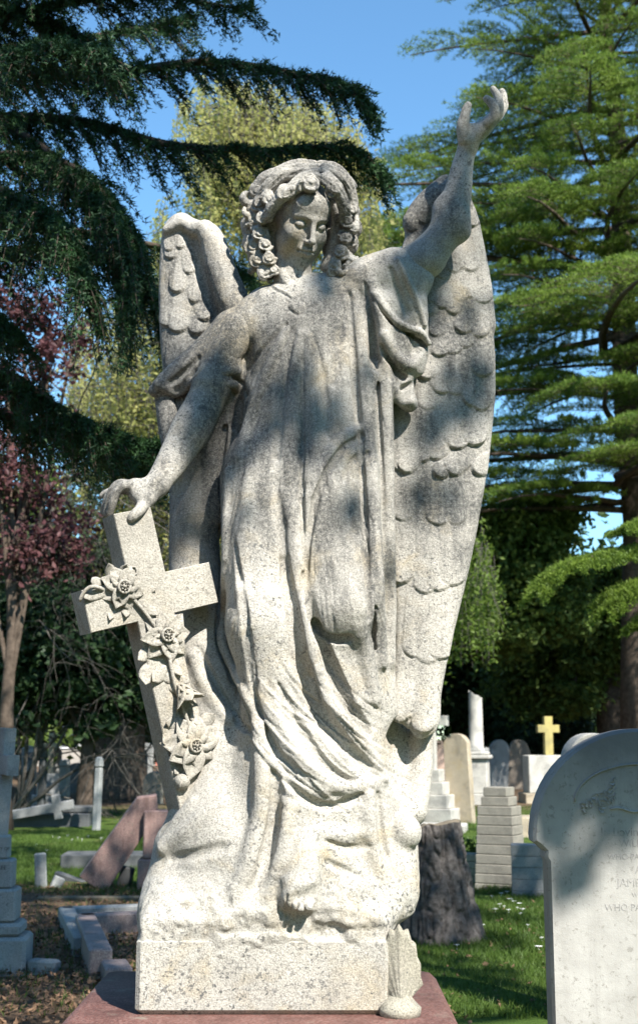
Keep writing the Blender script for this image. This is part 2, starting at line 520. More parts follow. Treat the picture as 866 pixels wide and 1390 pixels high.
# ------------------------------------------------------------------ the angel
ORI = np.array([0.0, YS, 1.0])
def bounds(x0, y0, x1, y1, d0, d1):
    q = np.array([S(x,y,d) for x in (x0,x1) for y in (y0,y1) for d in (d0,d1)])
    return q.min(0), q.max(0)
def join(*vq):
    n, V, Q = 0, [], []
    for v, q in vq: V.append(v); Q.append(q+n); n += len(v)
    return np.concatenate(V), np.concatenate(Q)
def weather(V, Q, amp, seed=0):
    N = normals(V, Q)
    w = vnoise(V*22, seed)+.5*vnoise(V*55, seed+1)+.35*vnoise(V*130, seed+2)
    return V+N*(w*amp)[:,None]

def weathered(F, amp, seed):
    V, Q = F.mesh(1)
    return weather(V, Q, amp, seed), Q

angel = thing('angel_statue', 'large weathered stone angel with one arm raised and one hand on a tilted lily cross', 'statue', ORI)
def part(name, vq, mat, parent=angel, smooth=True):
    V, Q = vq
    return mesh_np(name, V-ORI, quads=Q, mat=mat, parent=parent, smooth=smooth)

# ---- head
HS = 1.05                                     # head scale
HO = S(408, 298, -8)
fw = np.array([0,0,CAMZ])-HO; fw /= np.linalg.norm(fw)
er = np.cross(fw, (0,0,1)); er = -er if er[0] < 0 else er; er /= np.linalg.norm(er)
eu = np.cross(er, fw); eu = -eu if eu[2] < 0 else eu
def turn(a, b, t): return a*math.cos(t)+b*math.sin(t), b*math.cos(t)-a*math.sin(t)
fw, er = turn(fw, er, rad(23))                # the face looks to the right of the photo
fw, eu = turn(fw, eu, rad(-11))                # and down
eu, er = turn(eu, er, rad(9))                 # and the crown leans right
HM = np.stack([er, fw, eu])
def H(x, y, z): return HO + HS*.001*(x*er+y*fw+z*eu)
def head_field():
    lo, hi = bounds(330, 205, 490, 432, -75, 85)
    F = Field(lo, hi, .0021)
    m = .001*HS
    def ell(c, r, k=10, op='+'): F.ell(H(*c), np.array(r)*m, HM, k*m, op)
    def cone(a, b, ra, rb, k=6, op='+'): F.cone(H(*a), H(*b), ra*m, rb*m, k*m, op)
    ell((0,-18,28), (73,88,88), 5)
    ell((0,22,-36), (57,62,80), 30)
    ell((0,66,-101), (17,17,16), 26)                           # chin
    for s in (-1,1):
        ell((s*36,50,-32), (24,26,28), 25)                     # cheeks
        ell((s*40,15,-70), (20,40,26), 25)                     # jaw
        cone((s*12,84,15), (s*44,64,17), 6, 6, 14)             # brow
    ell((0,66,48), (50,22,32), 24)                             # forehead
    for s in (-1,1):
        ell((s*29,92,1), (19,20,10), 12, '-')                  # sockets
        ell((s*29,66,-3), (17,16.5,12.5), 3)                   # lowered lids
        cone((s*13,78,-8), (s*29,82.5,-12.5), 1.8, 2.2, 2, '-')   # lash line
        cone((s*29,82.5,-12.5), (s*45,71,-8), 2.2, 1.6, 2, '-')
        cone((s*14,79,5), (s*29,84,8.5), 1.3, 1.5, 3, '-')     # crease above the lid
        cone((s*29,84,8.5), (s*45,71,5), 1.5, 1.2, 3, '-')
    cone((0,83,14), (0,104,-36), 6.5, 8.5, 11)                 # nose
    ell((0,104,-41), (9.5,9.5,8.5), 6)
    for s in (-1,1):
        ell((s*10,93,-43), (6.5,9,6), 5)
        ell((s*5,98,-50), (3,4.5,2.5), 2, '-')
    cone((0,92,-52), (0,88,-60), 2.2, 2.2, 4, '-')             # philtrum
    ell((0,74,-70), (26,18,18), 16)                            # mouth mound
    for s in (-1,1):
        cone((s*3,93,-63.5), (s*20,80.5,-69), 5.4, 2.6, 3)
        cone((0,91,-77), (s*15,82,-74.5), 6.8, 3.2, 3)
        cone((0,97.5,-69.8), (s*21,83,-70.5), 2.2, 1.8, 1.5, '-')
        ell((s*24,80,-71), (3.5,4,3.5), 4, '-')
    ell((0,90,-87), (15,6,5), 8, '-')                          # hollow above the chin
    # neck, leaning down into the collar
    F.chain([(400,345,8,25),(398,375,14,27),(398,402,20,33),(400,425,24,40)], k=.02, n=3)
    F.rope([(379,350,6,2),(385,375,6,4),(398,398,5,3)], k=.012)
    return weathered(F, .0006, 3)

# ---- hair: locks and curls in rows over the skull
CURLS = []
def hair_field():
    lo, hi = bounds(318, 200, 500, 408, -95, 90)
    F = Field(lo, hi, .0021)
    m = .001*HS
    F.ell(H(0,-32,36), np.array((78,84,66))*m, HM, .01)
    F.ell(H(0,-50,-30), np.array((78,62,80))*m, HM, .03)
    # mass at both sides of the neck
    for x, y, d, r in ((352,262,0,17),(346,285,2,17),(342,305,8,17),(346,330,12,19),(354,350,14,19),(362,366,16,16),
                       (468,262,0,15),(474,288,6,16),(476,310,12,17),(470,332,16,18),(462,352,18,16),(455,366,18,12)):
        F.blob(x,y,d,r,r,r,k=.012)
    # open the face
    F.ell(H(2,70,-30), np.array((47,60,92))*m, HM, .006, '-')
    F.ell(H(0,100,20), np.array((40,60,52))*m, HM, .006, '-')
    # hair tucked close to the cheeks
    F.chain([(372,282,-6,9),(366,310,2,10),(366,340,8,11),(370,362,12,12)], k=.012)
    F.chain([(450,300,30,12),(450,340,34,14)], k=.012)
    F.chain([(454,272,-14,8),(459,296,-4,10),(458,322,4,11),(452,346,12,12),(446,362,16,12)], k=.012)
    # rolls of hair parted above the forehead
    def lock(pts, r0, r1, strands=3, k=.0035):
        p = spline(pts, 6); n = len(p)
        for s_ in range(strands):
            o = (s_-(strands-1)/2)
            for i in range(n-1):
                q = []
                for j in (i,i+1):
                    t = j/(n-1); r = r0+(r1-r0)*t
                    dx, dy = p[min(j+1,n-1)][:2]-p[max(j-1,0)][:2]; L = math.hypot(dx,dy)+1e-6
                    q.append((p[j][0]-dy/L*o*r*.95, p[j][1]+dx/L*o*r*.95, p[j][2]+.25*abs(o)*r, r*(.8 if o else 1.0)))
                F.cone(S(*q[0][:3]), S(*q[1][:3]), q[0][3]*U, q[1][3]*U, k)
    # front mass, left of the parting, sweeping back to the ear
    lock([(430,240,-48),(412,244,-58),(398,256,-60),(383,266,-56),(370,280,-46),(362,298,-34)], 6.5, 4.5)
    lock([(428,234,-36),(405,233,-40),(384,236,-42),(366,252,-36),(354,272,-24)], 7, 5)
    lock([(426,229,-18),(402,227,-16),(378,236,-18),(358,244,-14),(346,264,-6)], 7, 5)
    # right of the parting
    lock([(440,240,-50),(452,250,-56),(461,264,-50),(467,282,-38),(468,300,-24)], 6, 4.5)
    lock([(438,233,-38),(454,237,-40),(468,248,-32),(476,268,-18),(478,290,-8)], 7, 5)
    lock([(434,229,-20),(452,231,-18),(466,242,-10),(478,256,0)], 7, 5)
    def curl(px, py, d, r, turns=1.6, hand=1, a0=0.0):
        """a ball of hair wound like a shell"""
        F.blob(px, py, d, r*.88, r*.88, r*.8, k=.008)
        CURLS.append((px,py,r,a0,hand))
        n = 22
        for t0, rr in ((0,1.0),):
            P_ = []
            for i in range(n+1):
                t = i/n
                a = a0+hand*turns*2*math.pi*t
                q = r*(1-.8*t)*(1+.1*math.sin(3*a))
                P_.append((px+q*math.cos(a), py+q*math.sin(a)*.95, d-r*.70*math.sqrt(max(0,1-(q/r)**2*.92)), r*(.24-.10*t)))
            for a, b in zip(P_[:-1], P_[1:]):
                pass
            F.cones([(S(*a[:3]), S(*b[:3]), a[3]*U, b[3]*U) for a, b in zip(P_[:-1], P_[1:])], .0045)
    curl(421,250,-64,15,1.5,1,2.6)           # the big ball of hair over the forehead
    curl(386,262,-52,13,1.5,-1,.6)
    curl(455,256,-50,12,1.4,1,2.0)
    rr = np.random.default_rng(5)
    for i, (x,y,d,r) in enumerate(((364,270,-34,11),(352,276,-20,11),(357,296,-26,11),(345,297,-8,12),(352,316,-16,12),(339,312,2,10),
                      (345,334,-6,12),(360,331,-18,10),(351,352,-6,12),(365,350,-16,10),(361,368,-6,11),(372,366,-10,8),(338,288,8,9),(349,258,-8,11),
                      (466,278,-30,9),(477,284,-12,10),(471,300,-20,10),(481,306,0,9),(468,322,-12,11),(478,328,4,9),(462,342,-10,11),(472,348,4,9),
                      (455,360,-10,10),(465,366,2,9),(450,370,-8,8))):
        curl(x,y,d,r,1.3+.5*rr.random(), 1 if rr.random() > .5 else -1, rr.random()*6.3)
    # smaller tufts caught between the curls
    for i in range(46):
        side = -1 if rr.random() < .62 else 1
        y = 262+112*rr.random()
        x = (352+26*(rr.random()-.5)+6*math.sin(y*.06)) if side < 0 else (470+22*(rr.random()-.5)-6*max(0,(y-340)/30))
        d = -14+26*rr.random(); a = rr.random()*6.3; r0 = 4+3*rr.random(); hd = 1 if rr.random() > .5 else -1
        F.chain([(x+7*math.cos(a+hd*t*2.2), y+7*math.sin(a+hd*t*2.2), d-4*math.sin(t*3), r0*(1-.45*t)) for t in (0,.33,.66,1)], k=.003, n=2)
    # locks lying over the crown and down the back
    for a in np.linspace(-70,250,15):
        x = math.cos(rad(a)); 
        q = [(H(76*x*math.sin(rad(t)), -32+84*math.sin(rad(a))*math.sin(rad(t))*-1, 34+62*math.cos(rad(t)))) for t in (12,40,68,95)]
        for a_, b_ in zip(q[:-1], q[1:]): F.cone(a_, b_, .013, .014, .006)
    V, Q = F.mesh(1)
    R = Relief(318,195,500,410,.7)
    for px,py,r,a0,hand in CURLS:
        for q in np.arange(.3,1.15,.17):
            b = a0+6.3*rr.random(); n = 9
            R.line([(px+r*(q+.08*t/n)*math.cos(b+hand*2.6*t/n), py+r*(q+.08*t/n)*math.sin(b+hand*2.6*t/n), .7, -1.0*math.sin(math.pi*t/n)) for t in range(n+1)], 2)
    for i in range(90):
        u = rr.random()
        if u < .62:
            t0 = rr.random(); x0, y0 = 432-2*t0, 218+24*t0; x1, y1 = 350+22*t0, 262+14*t0; mx, my = 388, 218+26*t0
        else:
            t0 = rr.random(); x0, y0 = 436+3*t0, 218+24*t0; x1, y1 = 480-10*t0, 272+14*t0; mx, my = 464, 226+22*t0
        a, b = sorted((rr.random(), rr.random())); b = max(b, a+.25)
        p = lambda t: ((1-t)**2*x0+2*t*(1-t)*mx+t*t*x1, (1-t)**2*y0+2*t*(1-t)*my+t*t*y1)
        R.line([(*p(a+(b-a)*t/4), .8, -1.1*math.sin(math.pi*t/4)) for t in range(5)], 3)
    V = R.apply(V, Q)
    N = normals(V, Q); w_ = V+.012*np.stack([vnoise(V*38,61),vnoise(V*38,62),vnoise(V*38,63)],1)
    V = V-N*(.0010*(1-np.clip(np.abs(vnoise(w_*48,64))*2.6,0,1))+.0006*(1-np.clip(np.abs(vnoise(w_*110,65))*2.4,0,1)))[:,None]
    return weather(V, Q, .0008, 5), Q

def finger(F, pts, k=.0035):
    F.chain(pts, k=k, n=4)
# ---- the arm that reaches down to the cross
def arm_down():
    lo, hi = bounds(125, 405, 350, 722, -95, 60)
    F = Field(lo, hi, .0023)
    F.chain([(324,448,14,30),(301,485,10,25),(288,524,6,25.5)], k=.02)
    F.chain([(288,524,6,25.5),(272,560,0,27),(246,606,-16,24.5),(228,636,-36,20),(212,658,-50,16)], k=.02, n=3)
    F.blob(262,580,-12,23,32,22,k=.03,roll=-28)
    F.chain([(214,658,-50,16),(200,669,-56,16),(188,668,-60,14)], k=.012)
    F.chain([(204,664,-54,14),(184,662,-56,13),(172,662,-58,9)], k=.012)            # back of the hand
    F.blob(197,678,-64,14,12,13,k=.014)                                                # heel of the thumb
    finger(F, [(197,682,-66,9.5),(191,691,-78,8),(183,699,-84,7),(178,704,-84,5.8)])     # thumb
    finger(F, [(178,659,-66,8),(166,660,-70,7),(158,669,-70,6.3),(153,683,-66,5.8),(149,696,-60,5)])
    finger(F, [(176,659,-56,8),(162,658,-58,7),(153,667,-58,6.2),(148,682,-52,5.6),(144,697,-46,4.8)])
    finger(F, [(176,661,-46,7.5),(160,661,-46,6.5),(150,670,-44,6),(144,684,-38,5.4),(141,695,-32,4.8)])
    finger(F, [(176,664,-38,7),(160,665,-34,6),(150,667,-32,5.2),(143,670,-28,4.6),(139,673,-26,4)])
    F.rope([(224,640,4,1),(212,652,4,2),(200,660,3,1)], k=.006)
    return weathered(F, .0007, 9)
# ---- the raised arm
def arm_up():
    lo, hi = bounds(515, 108, 700, 425, -75, 80)
    F = Field(lo, hi, .0023)
    F.chain([(520,382,8,34),(548,367,4,29.5),(574,349,0,26.5),(597,326,-4,25),(612,296,-8,23),(621,262,-12,20),(628,222,-16,15),(635,198,-18,13.5)], k=.02, n=3)
    F.blob(613,298,-6,22,36,22,k=.03,roll=-10)
    F.blob(574,358,2,30,21,27,k=.03,roll=25)
    # palm opens upwards to the right
    F.chain([(635,200,-18,13),(642,186,-18,13),(656,174,-18,12),(667,163,-16,10)], k=.012, dy=.75)
    F.chain([(640,190,-26,10),(660,172,-34,8.5)], k=.012)
    F.chain([(640,190,-8,10),(662,170,0,8.5)], k=.012)
    finger(F, [(632,190,-28,12),(628,173,-34,9.6),(630,160,-36,7.6),(633,149,-36,6.8),(635,143,-36,5.6)], .005)   # thumb
    F.blob(640,176,-26,9,9,8,k=.012)
    finger(F, [(662,168,-38,8),(670,159,-44,7.2),(671,148,-46,6.6),(666,139,-46,6.0),(660,134,-46,5.0)], .0025)
    finger(F, [(665,166,-24,8.4),(675,155,-25,7.4),(677,141,-25,6.8),(674,129,-24,6.0),(669,121,-24,5.0)], .0025)
    finger(F, [(666,165,-10,8),(677,154,-7,7),(682,142,-4,6.4),(683,131,-2,5.8),(681,124,-2,4.8)], .0025)
    finger(F, [(663,168,2,7.4),(674,161,10,6.4),(681,152,14,5.8),(685,144,16,5.2),(685,138,16,4.4)], .0025)
    return weathered(F, .0007, 12)

# ---- the robe and the mass of drapery it stands in
def robe_field():
    lo, hi = bounds(182, 335, 600, 1300, -165, 165)
    F = Field(lo, hi, .0038)
    F.blob(425,455,18,92,92,54,k=.02)
    F.chain([(336,442,20,30),(362,420,20,33),(402,424,18,33),(440,414,18,34),(480,398,18,36),(528,384,12,36)], k=.03, n=2)
    F.blob(424,560,16,98,115,54,k=.06)
    F.blob(412,660,16,106,110,60,k=.06)
    F.chain([(352,640,8,50),(352,740,-10,52),(357,850,-40,44)], k=.05)
    F.chain([(357,850,-40,43),(376,960,-36,44),(396,1060,-34,48),(408,1130,-40,46)], k=.05)
    F.chain([(468,650,8,54),(470,740,-4,52),(470,826,-34,44)], k=.05)
    F.chain([(474,840,-14,34),(494,905,8,29),(512,962,20,25)], k=.02)
    F.chain([(415,700,40,96),(425,850,44,96),(430,960,40,100),(410,1060,30,120)], k=.06)
    # shoulder cape on the raised side, hanging in a deep sleeve
    F.chain([(500,384,4,38),(535,372,0,38),(556,378,6,34)], k=.02)
    F.chain([(540,380,0,34),(556,412,2,26),(566,446,4,16),(570,478,8,12),(566,502,8,10)], k=.02, n=2)
    F.chain([(520,420,2,36),(532,470,8,30),(540,510,12,22),(548,536,14,16),(556,548,14,12)], k=.02, n=2)
    F.chain([(505,520,6,28),(512,620,8,24),(514,740,8,20),(518,860,10,17),(522,940,14,13)], k=.02, n=2)
    # sleeve of the lowered arm and the cloth between arm and waist
    F.chain([(340,440,18,30),(312,460,16,27),(300,492,12,27),(290,522,10,27.5)], k=.02, n=2)
    F.chain([(326,500,38,26),(316,560,52,26),(302,620,62,24),(292,700,66,24)], k=.03, n=2)
    # cloak behind the lowered arm
    F.chain([(300,540,46,24),(280,610,60,30),(268,690,62,32),(266,780,56,36),(278,880,42,44),(300,980,30,54),(304,1080,20,66)], k=.03, n=2)
    F.chain([(246,600,60,16),(244,700,60,14),(244,790,56,14)], k=.015)
    F.chain([(318,452,24,34),(288,482,32,31),(256,504,37,25),(228,519,40,17),(210,530,40,9)], k=.015, n=2)
    F.chain([(222,532,50,13),(232,580,54,18),(244,640,56,18)], k=.012, n=2)
    # hem and base
    F.blob(312,1130,4,82,84,80,k=.05)
    F.blob(388,1176,10,160,90,102,k=.06)
    F.blob(480,1110,10,62,80,74,k=.06)
    F.blob(534,1165,10,32,48,60,k=.05)
    F.blob(548,1130,-30,23,23,24,k=.012)
    F.chain([(236,1150,-10,24),(218,1205,-20,20),(222,1262,-30,22)], k=.05)
    F.chain([(232,1226,-48,34),(300,1236,-54,38),(400,1240,-56,38),(486,1232,-50,38),(530,1215,-26,34)], k=.06, n=2)
    zb_ = S(357,1276,-92)[2]
    F.box((S(357,1262,-92)[0]-.309,YS-.184,zb_-.06),(S(357,1262,-92)[0]+.309,YS+.254,S(357,1240,-92)[2]),.022,.05)
    F.chain([(574,990,64,15),(572,1040,58,16),(560,1100,48,20)], k=.03)       # back cloth below the wing
    F.chain([(520,990,84,34),(530,1060,78,36),(536,1110,60,30)], k=.03)
    F.chain([(538,996,22,22),(546,1030,8,29),(548,1066,2,27),(546,1092,2,16)], k=.015, op='-')
    # ---------------- folds
    sc_ = lambda pts, q: [(a,b,c*1.05,d*q) for a,b,c,d in pts]
    g = lambda pts, k=.008: F.rope(sc_(pts,1.18), '-', k)
    r = lambda pts, k=.018: F.rope(sc_(pts,1.25), '+', k)
    # chest: pulled into the brooch
    g([(412,452,1.5,.8),(411,520,3,2.5),(411,600,3.5,4),(410,690,3.5,5),(412,770,3,4)])
    g([(402,448,1.5,.8),(392,495,3.5,2.6),(384,560,5,3.5),(376,620,6,2)])
    g([(396,446,1,.8),(376,490,3,2),(352,545,5,3),(338,590,6,2)])
    g([(390,440,1,.5),(360,470,3,1.5),(336,500,4,2)])
    g([(424,452,1.2,.8),(436,500,4,2.4),(444,560,5,3),(446,590,5,2)])
    g([(470,420,2,1),(462,460,4,2.5),(452,520,5,2.5)])
    r([(407,452,2,1),(400,510,6,4),(396,580,9,5),(394,650,9,4)])
    r([(388,450,2,1),(366,500,7,4),(344,560,9,5),(326,620,9,4)])
    r([(418,455,2,1),(424,520,7,4),(428,590,9,4),(424,650,8,3)])
    # straps from the raised shoulder
    r([(478,392,4,2),(486,430,7,5),(494,500,8,7),(500,580,8,8),(506,680,9,8),(512,790,9,8),(518,900,8,7)])
    g([(474,400,2,1.5),(476,440,4,4),(482,520,5,6),(488,600,5,7),(494,700,5,8),(498,780,5,7),(502,840,4,5)])
    g([(496,385,2,1.5),(506,430,4,5),(512,500,4,6),(516,580,4,6),(520,680,4,6),(522,800,3,5)])
    r([(505,385,4,2),(520,440,7,6),(524,500,7,6),(527,580,6,6),(530,680,5,5),(532,800,5,5),(531,900,5,4)])
    # sleeve of the raised arm: overhanging flap and hollows
    g([(512,408,3,2),(526,430,5,7),(540,446,6,11),(558,456,6,12),(574,468,5,8)], .004)
    r([(508,398,4,2),(522,418,5,5),(538,436,5,7),(556,446,5,8),(572,452,5,8),(582,466,4,6)], .006)
    r([(540,352,3,3),(552,378,4,5),(566,408,4,5),(576,440,4,4)], .006)
    g([(530,365,3,2),(540,395,5,5),(552,425,5,4)])
    g([(520,470,5,6),(534,500,6,10),(546,512,6,10)])
    r([(522,455,5,4),(540,486,6,7),(558,496,6,7),(568,486,4,4)])
    g([(540,530,4,5),(552,524,4,6),(562,520,3,4)])
    r([(530,520,4,4),(544,545,5,5),(558,545,4,4)])
    g([(300,514,3,2),(314,512,4,6),(328,520,4,6),(336,536,3,2)])
    g([(306,528,3,2),(318,532,4,5),(328,546,3,2)])
    r([(302,506,3,2),(316,503,4,4),(330,508,5,4),(342,526,4,2)])
    r([(306,522,3,2),(318,523,4,4),(332,534,4,3)])
    g([(330,470,3,2),(332,500,4,5),(326,540,5,5),(316,580,4,3)])
    g([(270,486,3,2),(250,505,4,5),(232,520,4,4)])
    r([(214,520,4,3),(240,534,5,4),(262,520,5,5),(276,500,4,3)])
    # belly and thigh
    r([(488,582,4,2),(460,600,6,4),(442,632,7,5),(428,672,7,3)])
    g([(492,592,3,2),(466,608,4,4),(446,638,5,6),(430,676,5,6),(420,730,4,6),(414,790,4,4)])
    g([(500,615,3,2),(478,625,4,3),(468,650,5,2)])
    r([(340,640,6,2),(334,700,9,4),(330,780,9,4),(338,850,7,2)])
    g([(372,650,6,2),(384,720,6,4),(390,790,6,4)])
    r([(396,690,6,3),(400,740,7,6),(408,800,8,9),(424,880,9,12),(446,948,9,12),(482,998,9,10),(512,1040,8,8)])
    g([(386,760,6,3),(396,830,10,9),(408,900,13,15),(432,962,13,15),(466,1010,11,12),(500,1040,7,6)], .006)
    g([(414,780,5,5),(424,840,9,12),(444,900,13,18),(470,955,12,14),(500,992,8,8)], .006)
    g([(430,845,9,14),(450,862,10,18),(474,866,7,8)], .005)
    g([(508,826,4,8),(504,850,6,14),(508,880,4,8)], .004)
    r([(486,850,8,4),(498,900,8,5),(508,950,6,4)])
    # left edge of the leg drapery
    g([(306,580,4,5),(299,640,5,9),(297,720,5,10),(298,800,5,9),(294,868,6,10),(312,912,6,9),(338,958,5,7),(346,992,4,3)], .005)
    r([(310,640,6,4),(308,740,7,6),(306,830,7,7),(302,872,6,7),(324,920,7,7),(346,968,7,5),(356,1010,6,4)], .007)
    g([(318,740,4,3),(330,820,6,6),(340,890,7,8),(352,950,7,8),(372,1010,7,7),(400,1050,5,3)], .006)
    r([(326,800,5,3),(342,880,6,5),(360,950,7,5),(392,1020,7,5),(440,1072,6,4)])
    g([(380,930,3,2),(404,980,5,5),(440,1036,6,7),(480,1062,5,6),(516,1056,4,3)])
    r([(372,960,4,2),(402,1020,7,6),(446,1064,7,7),(488,1068,6,6),(522,1058,5,4)])
    g([(376,1030,4,3),(400,1070,5,5),(442,1094,5,7),(480,1084,5,6),(505,1072,3,3)])
    g([(350,1000,3,2),(366,1050,4,4),(392,1084,4,4)])
    # lower cloak
    r([(350,985,6,3),(357,1050,10,8),(354,1110,12,11),(340,1165,11,9),(320,1214,7,3)], .022)
    r([(394,1076,5,3),(388,1130,8,9),(378,1176,8,8),(364,1216,4,2)], .014)
    g([(374,1050,5,4),(372,1110,8,9),(360,1165,8,8),(346,1210,4,2)], .012)
    r([(262,1090,5,2),(240,1120,8,4),(222,1146,6,3)])
    g([(300,1150,8,2),(262,1160,8,3),(232,1166,5,3)])
    r([(300,1090,8,2),(256,1126,10,4),(222,1152,7,4)])
    g([(270,880,4,3),(296,936,6,6),(322,978,6,8),(344,996,4,5)], .005)
    r([(262,890,5,2),(282,936,8,5),(310,976,7,5)])
    r([(500,1080,6,4),(502,1120,7,6),(508,1160,7,5),(520,1190,5,3)])
    g([(514,1080,4,4),(516,1120,4,6),(522,1160,4,4)])
    g([(440,1140,3,2),(470,1150,4,3),(500,1150,3,2)])
    r([(430,1128,4,2),(466,1134,6,3),(496,1130,4,2)])
    g([(440,1168,3,2),(464,1180,4,4),(490,1190,3,2)])
    g([(300,1268,4,2),(380,1262,5,3),(430,1270,5,4),(480,1262,3,2)])
    # the bare foot coming forward
    F.chain([(414,1110,-56,22),(413,1145,-74,25),(409,1180,-88,25),(404,1212,-98,22)], k=.018, n=2)
    F.chain([(420,1190,-84,15),(416,1214,-96,13)], k=.012)
    F.chain([(392,1196,-82,12),(390,1214,-90,11)], k=.012)
    for x, y, rr_, dd in ((420,1226,9,-104),(408,1233,7,-106),(400,1234,6.4,-104),(392,1231,6,-100),(385,1226,5.4,-95)):
        F.chain([(x+1,y-18,dd+5,rr_*.95),(x,y-6,dd-3,rr_*.9),(x,y,dd-2,rr_*1.05)], k=.003)
    g([(428,1240,3,4),(418,1246,4,7),(404,1250,4,6),(390,1244,3,4),(380,1236,3,3)])
    for x_ in (413,404,396,389): g([(x_+1,1216,1.4,1.5),(x_,1232,2,4),(x_-.5,1244,1.6,4)], .002)
    # dents in the cloud-like base
    for i in range(9):
        q = np.random.default_rng(i+40).random(4)
        g([(210+300*q[0],1215+70*q[1],6+8*q[2],1.5),(236+300*q[0],1215+70*q[1],8+6*q[3],1.8)], .016)
    V, Q = F.mesh(1)
    R = Relief(190,330,600,1300)
    # chipped edging of the collar, with the heart-shaped brooch
    R.line([(368,388,1.4,-2),(376,395,1.2,-2),(386,399,1.2,-2),(394,404,1.2,-2)])
    R.line([(366,386,1.6,1.5),(376,391,1.6,1.5),(388,397,1.6,1.5),(399,404,1.6,1.6),(412,398,1.6,1.4),(430,390,1.5,1.2)])
    R.line([(386,408,1,-1.5),(392,410,1.2,-2.2),(391,417,1.2,-2.4),(398,424,1.2,-2.4),(405,427,1.3,-2.4),(413,422,1.2,-2.2),(415,413,1,-1.8),(410,408,1,-1.0)])
    R.line([(396,414,3,1.2),(402,418,3.5,1.4),(409,415,3,1.2)])
    # seam where the sleeve joins
    R.line([(312,414,1.2,-1.5),(313,440,1.4,-2.2),(317,475,1.4,-1.5)])
    rr = np.random.default_rng(3)
    for i in range(190):                                   # fine creases that follow the fall of the cloth
        x, y = 306+210*rr.random(), 470+480*rr.random()
        L = 20+60*rr.random(); sl = (x-412)/420+.02
        sl += .35*max(0,(y-780)/200)
        w = 1.0+1.8*rr.random(); a = (-1.15 if rr.random() < .55 else 1.0)*(.5+rr.random())
        R.line([(x,y,w,0),(x+sl*L*.5,y+L*.5,w,a),(x+sl*L+3*(rr.random()-.5),y+L,w,0)])
    for i in range(66):          # soft folds sweeping to the right hem
        x, y = 330+120*rr.random(), 880+120*rr.random(); L = 60+70*rr.random(); w = 1.6+2.2*rr.random(); a = (-1.5 if rr.random() < .55 else 1.5)*(.5+.8*rr.random())
        R.line([(x,y,w,0),(x+L*.3,y+L*.42,w,a),(x+L*.65,y+L*.74,w,a),(x+L*1.05,y+L*.95,w,0)])
    for i in range(60):
        x, y = 330+180*rr.random(), 1000+90*rr.random(); L = 20+30*rr.random()
        R.line([(x,y,1.2,0),(x+L*.5,y+L*.33,1.2,-.9),(x+L,y+L*.45,1.2,0)])
    V = R.apply(V, Q)
    lowz = np.clip((1.22-V[:,2])/.16,0,1)          # the rocky foot is left rough
    V = V+normals(V,Q)*(lowz*(.005*vnoise(V*12,71)+.003*vnoise(V*34,72)+.0022*vnoise(V*80,73)))[:,None]
    return weather(V, Q, .0011, 21), Q

# ---- wings
def polygon_sd(px, py, poly):
    p = np.asarray(poly, float); q = np.roll(p, -1, 0)
    d = np.full(px.shape, 1e9); inside = np.zeros(px.shape, bool)
    for a, b in zip(p, q):
        v = b-a
        t = np.clip(((px-a[0])*v[0]+(py-a[1])*v[1])/(v@v+1e-9), 0, 1)
        d = np.minimum(d, (px-a[0]-t*v[0])**2+(py-a[1]-t*v[1])**2)
        c = ((a[1] > py) != (b[1] > py)) & (px < (b[0]-a[0])*(py-a[1])/(b[1]-a[1]+1e-12)+a[0])
        inside ^= c
    return np.where(inside, -1, 1)*np.sqrt(d)
def wing(outline, depth, thick, box, rel, extra=None, seed=1):
    """a slab with a curved middle plane (depth(px,py), pixel units) and rounded edges"""
    lo, hi = bounds(*box)
    F = Field(lo, hi, .0036)
    n = F.n
    X = F.lo[0]+F.h*np.arange(n[0]); Y = F.lo[1]+F.h*np.arange(n[1]); Z = F.lo[2]+F.h*np.arange(n[2])
    gx, gz = np.meshgrid(X, Z, indexing='ij')
    y0 = YS+U*.5*(box[4]+box[5])
    px, py = proj(gx, np.full_like(gx,y0), gz)
    d2 = polygon_sd(px, py, spline(outline+outline[:1], 5)[:-1])*U
    Yc = YS+U*depth(px, py)
    T = thick(px, py)*U
    r = .02
    q0 = (d2+r)[:,None,:]
    q1 = np.abs(Y[None,:,None]-Yc[:,None,:])-T[:,None,:]+r
    F.a = (np.hypot(np.maximum(q0,0), np.maximum(q1,0))+np.minimum(np.maximum(q0,q1),0)-r).astype(F32)
    if extra: extra(F)
    V, Q = F.mesh(1)
    V = rel.apply(V, Q)
    return weather(V, Q, .0010, seed), Q
